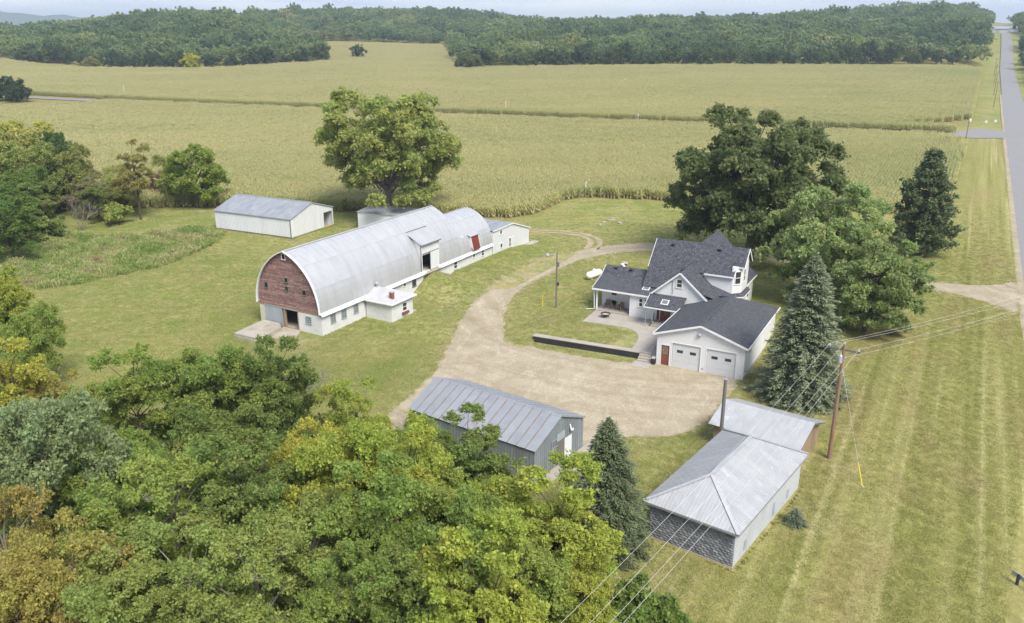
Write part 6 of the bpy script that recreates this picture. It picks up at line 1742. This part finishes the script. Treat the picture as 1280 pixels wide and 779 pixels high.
for nm, (ex, ey), ez in (('a', NEXT_A, 9.6), ('b', NEXT_B, 10.2)):
    for i, p in enumerate(ins):
        off = (0, 0)
        if i < 3: f = (-1.15, 1.15, 0)[i]; off = (ax*f, ay*f)
        q = Vector((ex+off[0], ey+off[1], ez+.2-(0 if i < 3 else 1.0))); a = Vector(p)
        sag = 1.1 if nm == 'a' else .8
        pts = [a.lerp(q, t)-Vector((0,0,4*sag*t*(1-t))) for t in np.linspace(0,1,22)]
        w_ = MB().tube(pts, .0075, 4).build('power_line', M['wire'])
        tag(w_, 'pale power line running from the brown pole down across the thicket' if nm == 'a' else 'pale power line running from the brown pole across the mown lawn to the road', 'power line', 'power lines over the yard')
for (ex, ey), eh, lab in ((NEXT_A, 9.75, 'brown power pole standing in the thicket at the end of the lines'), (NEXT_B, 10.35, 'brown power pole across the road at the end of the lines')):
    r = empty('utility_pole', (ex, ey, Z(ex, ey)), 0, lab, 'utility pole')
    MB().tube([(0,0,-.5),(0,0,eh)], [.19,.13], 9).build('pole', M['pole_wood'], r)
    MB().beam((-1.25*ax,-1.25*ay,eh-.35), (1.25*ax,1.25*ay,eh-.35), .14, .16).build('crossarm', M['grey_wood'], r)
    for f in (-1.15, 1.15, 0): MB().lathe([(.04,-.25),(.09,-.1),(.04,.05)], (ax*f,ay*f,eh+(.0 if f else .05)), 8).build('insulator', M['insulator'], r)
gy_ = empty('guy_wire', (28.0, 58.9, 0), 0, 'guy wire with a yellow guard staked beside the brown power pole', 'guy wire')
a = Vector((0,0,-.1)); b = Vector((PX-28.0, PY-58.9, 8.6))
MB().tube([a, b], .008, 4).build('cable', M['wire'], gy_)
MB().tube([a.lerp(b,.01), a.lerp(b,.20)], .04, 6).build('guard', M['yellow'], gy_)
MB().lathe([(.05,0),(.09,.05),(.03,.12)], (0,0,0), 8).build('anchor', M['steel'], gy_)

def far_pole(x, y, h, label, group=None, arm=True):
    r = empty('roadside_pole', (x, y, Z(x,y)), 28.4+90-180, label, 'utility pole', group)
    MB().tube([(0,0,-.5),(0,0,h)], [.17,.12], 6).build('pole', M['pole_wood'], r)
    if arm:
        MB().beam((0,-1.2,h-.5), (0,1.2,h-.5), .14, .14).build('crossarm', M['grey_wood'], r)
        for f in (-1.1,0,1.1): MB().lathe([(.06,0),(.09,.1),(.05,.25)], (0,f,h-.43 if f else h), 6).build('insulator', M['insulator'], r)
    else:
        MB().lathe([(.3,0),(.33,.1),(.33,.8),(.2,.95)], (.35,0,h-1.2), 10).build('transformer', M['sign_white'], r); MB().beam((0,0,h-.9),(.35,0,h-.9),.06,.06).build('bracket', M['steel'], r)
for y in (373, 428, 485, 545): far_pole(road_left(y)-4.0, y, 11.0, 'brown power pole along the road beyond the side road', 'poles along the far road')
far_pole(145.6, 272.8, 6.6, 'short pole with a white can at the road junction', None, False)
def sign_post(x, y, h, label):
    r = empty('road_sign', (x, y, Z(x,y)), -28.4, label, 'sign')
    MB().box(-.04,.04,-.04,.04,-.3,h).build('post', M['steel'], r); MB().box(-.4,.4,-.07,-.045,h-.8,h).build('plate', M['sign_white'], r)
sign_post(166.5, 300.5, 2.6, 'small pale sign on a post where the side road meets the road')
sign_post(172.0, 304.5, 2.4, 'second small pale sign by the road verge past the side road')
for x, y, h, lab in ((-190, 424, 5.5, 'pale thin post in the corn near the end of the side road'), (-2.6, 346, 5.5, 'thin pale post in the corn along the middle of the side road'), (15.6, 177.6, 3.4, 'pale leaning post at the corner of the near corn'), (47, 320, 3.2, 'short white marker in the corn beside the side road'), (-92, 374, 4.0, 'dark thin post in the corn along the side road')):
    o = MB().tube([(0,0,-.3),(.1,0,h)], .09, 6).build('field_post', M['sign_white'] if 'dark' not in lab else M['grey_wood']); o.location = (x, y, Z(x,y)); tag(o, lab, 'post')

# farmstead where the road crests
fb = empty('far_farmhouse', (road_left(905)-9, 905, Z(road_left(905)-9,905)), -28, 'tiny white farm building at the crest of the road', 'building')
MB().box(0,14,0,9,-1,4).build('wall', M['pale_wall'], fb)
m = MB(); m.slab([(-.5,-.5,4),(14.5,-.5,4),(14.5,4.5,6.5),(-.5,4.5,6.5)], .15); m.slab([(-.5,9.5,4),(14.5,9.5,4),(14.5,4.5,6.5),(-.5,4.5,6.5)], .15); m.build('roof', M['tin_roof_grey'], fb)
MB().box(3,6,-.06,0,0,3).build('door', M['grey_door'], fb)
fb2 = empty('far_barn', (road_left(930)+9, 930, Z(road_left(930)+9,930)), -28, 'long grey-roofed farm shed beside the tiny white building at the road crest', 'building')
MB().box(0,22,0,10,-1,3.6).build('wall', M['white_metal'], fb2)
m = MB(); m.slab([(-.5,-.5,3.6),(22.5,-.5,3.6),(22.5,5,6),(-.5,5,6)], .15); m.slab([(-.5,10.5,3.6),(22.5,10.5,3.6),(22.5,5,6),(-.5,5,6)], .15); m.build('roof', M['tin_roof_grey'], fb2)
MB().box(8,12,-.06,0,0,3).build('door', M['dark'], fb2)

# galvanised rail at the ditch
gr_ = empty('guard_rail', (33.4, 46.6, 0), 0, 'weathered galvanised rail at the edge of the mown lawn near the ditch', 'rail')
d_ = Vector((.30, -.95, 0)).normalized()
MB().beam(Vector((0,0,.6))-d_*.6, Vector((0,0,.6))+d_*5.5, .06, .32).build('beam', M['steel'], gr_)
for t in (0, 1.9, 3.8): MB().box(d_.x*t-.07-.1, d_.x*t+.07-.1, d_.y*t-.07, d_.y*t+.07, -.3, .78).build('post', M['timber_black'], gr_)

# ------------------------------------------------------------------ air
hz_mat = bpy.data.materials.new('air'); hz_mat.use_nodes = True
nt = hz_mat.node_tree; nt.nodes.clear()
ho = nt.nodes.new('ShaderNodeOutputMaterial'); pv = nt.nodes.new('ShaderNodeVolumePrincipled')
pv.inputs['Color'].default_value = (.72,.85,1.0,1); pv.inputs['Density'].default_value = HAZE; pv.inputs['Anisotropy'].default_value = .2
nt.links.new(pv.outputs[0], ho.inputs['Volume'])
hb = MB().box(-6900, 6900, -500, 6800, -12, 118).build('haze', hz_mat)
tag(hb, 'thin pale haze softening the distant hills', 'haze', kind='stuff')
